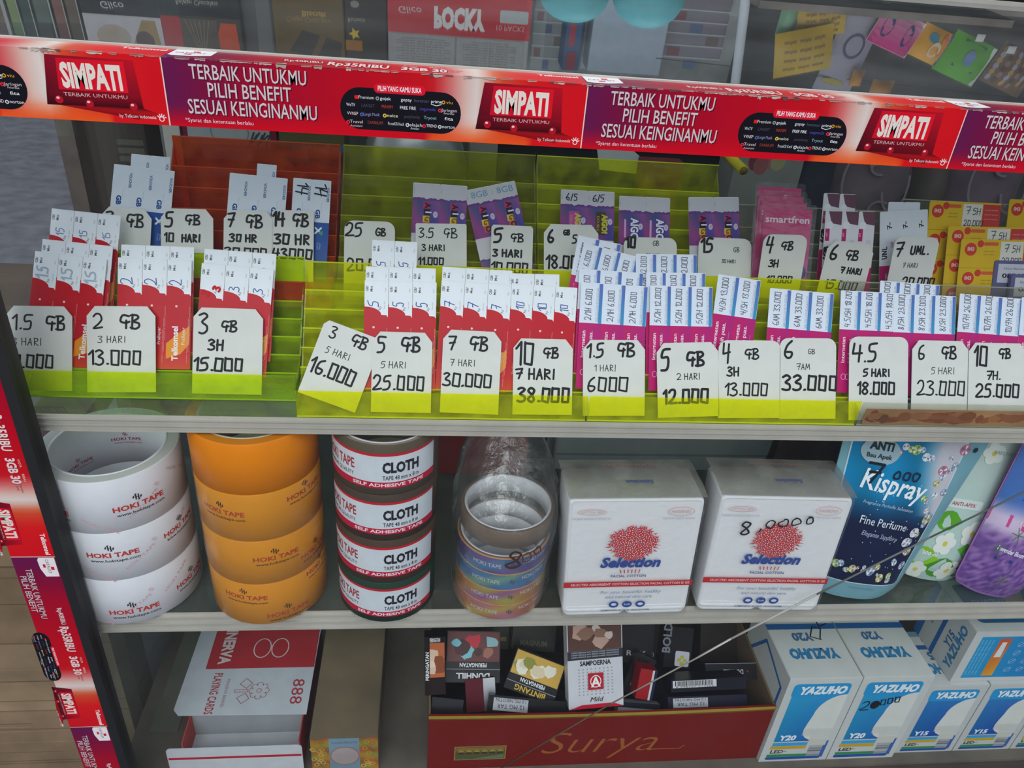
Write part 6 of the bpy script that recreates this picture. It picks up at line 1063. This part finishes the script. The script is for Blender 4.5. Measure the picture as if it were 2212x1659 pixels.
a, b_ = mir(1618, -60, 1.42), mir(1584, 215, 1.42); dd = (a - b_) / (a.z - b_.z); q = MB('satin'); q.tube([a - dd * a.z, a + dd * (2.1 - a.z)], .0085, 'c9d0d4', 'satin', 12); tag(q.build('white_pole'), 'white pole standing between the turquoise bowls and the yellow sachets', 'pole')
def hang(name, label, cat, P, c, draw=None, Y=1.44, rot=0, T_=.012, group=None):
    x0, x1, ya, yb = P; xm = (x0 + x1) / 2; z0, z1 = mir(xm, ya, Y).z, mir(xm, yb, Y).z; X0, X1 = mir(x0, (ya + yb) / 2, Y).x, mir(x1, (ya + yb) / 2, Y).x; W, H = X1 - X0, z1 - z0; N = 8; q = MB('gloss')
    for sg in (-1, 1):
        g = [(W * (i / N - .5), sg * (T_ * (1 - (2 * i / N - 1) ** 2) * (1 - (2 * j / N - 1) ** 2) + .0004), H * (j / N - .5)) for j in range(N + 1) for i in range(N + 1)]; fs = [(j * (N + 1) + i, j * (N + 1) + i + 1, (j + 1) * (N + 1) + i + 1, (j + 1) * (N + 1) + i) for j in range(N) for i in range(N)]; q.add(g, fs if sg < 0 else [f[::-1] for f in fs], c, 'gloss', True)
    if draw: cv = Cv(.0003); cv.L = 1; draw(cv, W, H); q.canvas(cv, lambda x, y, w: (x, -(T_ * (1 - (2 * x / W) ** 2) * (1 - (2 * y / H) ** 2) + .0008) - w, y))
    return tag(q.build(name, None, Matrix.Translation(((X0 + X1) / 2, Y, (z0 + z1) / 2)) @ Matrix.Rotation(rot, 4, 'Y')), label, cat, group)
hang('green_sachet', 'pale green sachet strip left of the yellow ones', 'sachet', (1686, 1724, -20, 78), '6f9a78')
yd = lambda cv, W, H: [cv.text('sachet', W * (-.25 + .25 * (k % 3)), H * (-.3 + .2 * (k // 3)), .006, '6a4a50', w=W * .2) for k in range(12)]
hang('yellow_sachet', 'upper yellow sachet strip hanging behind the counter', 'sachet', (1722, 1826, 8, 80), 'c2a238', yd, rot=math.radians(12), group='yellow sachet strips')
hang('yellow_sachet', 'lower yellow sachet strip with torn edge behind the counter', 'sachet', (1674, 1796, 60, 160), 'bf9f34', yd, rot=math.radians(14), Y=1.42, group='yellow sachet strips')
hang('grey_bag', 'grey translucent bag with a dark round mark behind the counter', 'bag', (1798, 1884, -20, 205), '9a98a4', lambda cv, W, H: (cv.ring(0, 0, .020, .022, .004, '55546a'), setattr(cv, 'L', 2), cv.ell(-W * .1, H * .38, .022, .006, 'a89a4a', 14)), Y=1.46, rot=math.radians(-8))
pk = lambda cv, W, H: (cv.grad(-W * .48, -H * .48, W * .48, H * .48, lambda a, b: ((200 - 20 * b) / 255, (150 - 110 * b) / 255, (170 - 60 * b) / 255), 6, 6), setattr(cv, 'L', 2), cv.ell(-W * .28, -H * .05, W * .10, H * .30, '33406e', 16), cv.ell(W * .22, -H * .02, W * .10, H * .30, '33406e', 16), cv.rect(W * .44, -H * .48, W * .49, H * .48, 'd4cccc'))
hang('pink_sachet', 'pink sachet pair with dark blue ovals behind the counter', 'sachet', (1884, 1988, 26, 110), 'c48aa0', pk, rot=math.radians(-17), group='hanging sachets')
hang('multicolour_sachet', 'orange and yellow sachet behind the counter', 'sachet', (1972, 2048, 58, 132), 'd09a3c', lambda cv, W, H: (cv.ell(-W * .1, -H * .2, .010, .008, '4a90a8', 10), cv.ell(W * .1, H * .1, .012, .014, 'd8c0a8', 12), cv.ell(W * .3, -H * .1, .009, .02, 'd87a4a', 12), cv.rect(W * .42, -H * .48, W * .49, H * .48, '2a5a9a')), rot=math.radians(-17), group='hanging sachets')
hang('green_blue_sachet', 'bright green sachet with a navy square behind the counter', 'sachet', (2030, 2138, 80, 172), '5aa02c', lambda cv, W, H: (cv.rect(-W * .24, -H * .40, W * .26, H * .24, '1c2f66'), setattr(cv, 'L', 2), cv.ell(0, -H * .05, .011, .014, '6a86b0', 12), cv.rect(W * .40, -H * .48, W * .49, H * .48, 'c4ccc0')), rot=math.radians(-17), group='hanging sachets')
hang('brown_sachet', 'brown patterned sachet strip at the top right edge', 'sachet', (2132, 2240, 104, 196), '6a5440', lambda cv, W, H: [cv.ell(W * (-.4 + .16 * (k % 6)), H * (-.35 + .14 * (k // 6)), .005, .006, ['a8864a', '8a6a64', '9a94a0', '5a4030'][k % 4], 7) for k in range(34)], rot=math.radians(-17), group='hanging sachets')
hang('orange_sachet', 'small orange sachet low in the mirrored corner', 'sachet', (1838, 1864, 150, 186), 'b07a2a', None); hang('orange_sachet', 'second small orange sachet beside a white tag', 'sachet', (1880, 1928, 172, 208), 'a87428', None)
for k, (x, y) in enumerate(((1914, 12), (1965, 25), (2118, 82), (2185, 108))): hang('price_card', ['first small white card above the hanging sachets', 'second small white card above the hanging sachets', 'third small white card above the hanging sachets', 'fourth small white card above the hanging sachets'][k], 'card', (x - 9, x + 9, y - 8, y + 8), 'c4c4c0', None, Y=1.43, T_=.001, group='white cards above the sachets')

p0, p1 = mir(1640, 150, 1.455), mir(2230, 215, 1.455); q = MB('rubber'); dv = (p1 - p0).normalized(); q.tube([p0 - dv * .2, p1 + dv * .15], .0008, '202020', 'rubber', 6)
for o_ in [o_ for o_ in S.objects if o_.name.startswith(('pink_sachet', 'multicolour', 'green_sachet', 'green_blue', 'brown_sachet', 'yellow_sachet', 'grey_bag', 'orange_sachet'))]:
    L0 = o_.location; t_ = (L0.x - p0.x) / (p1.x - p0.x); q.tube([L0 + V((0, .004, 0)), V((L0.x, 1.455, p0.z + (p1.z - p0.z) * t_))], .0006, '202020', 'rubber', 5)
tag(q.build('hanging_cord'), 'thin dark cord from which the sachets hang behind the counter', 'cord')
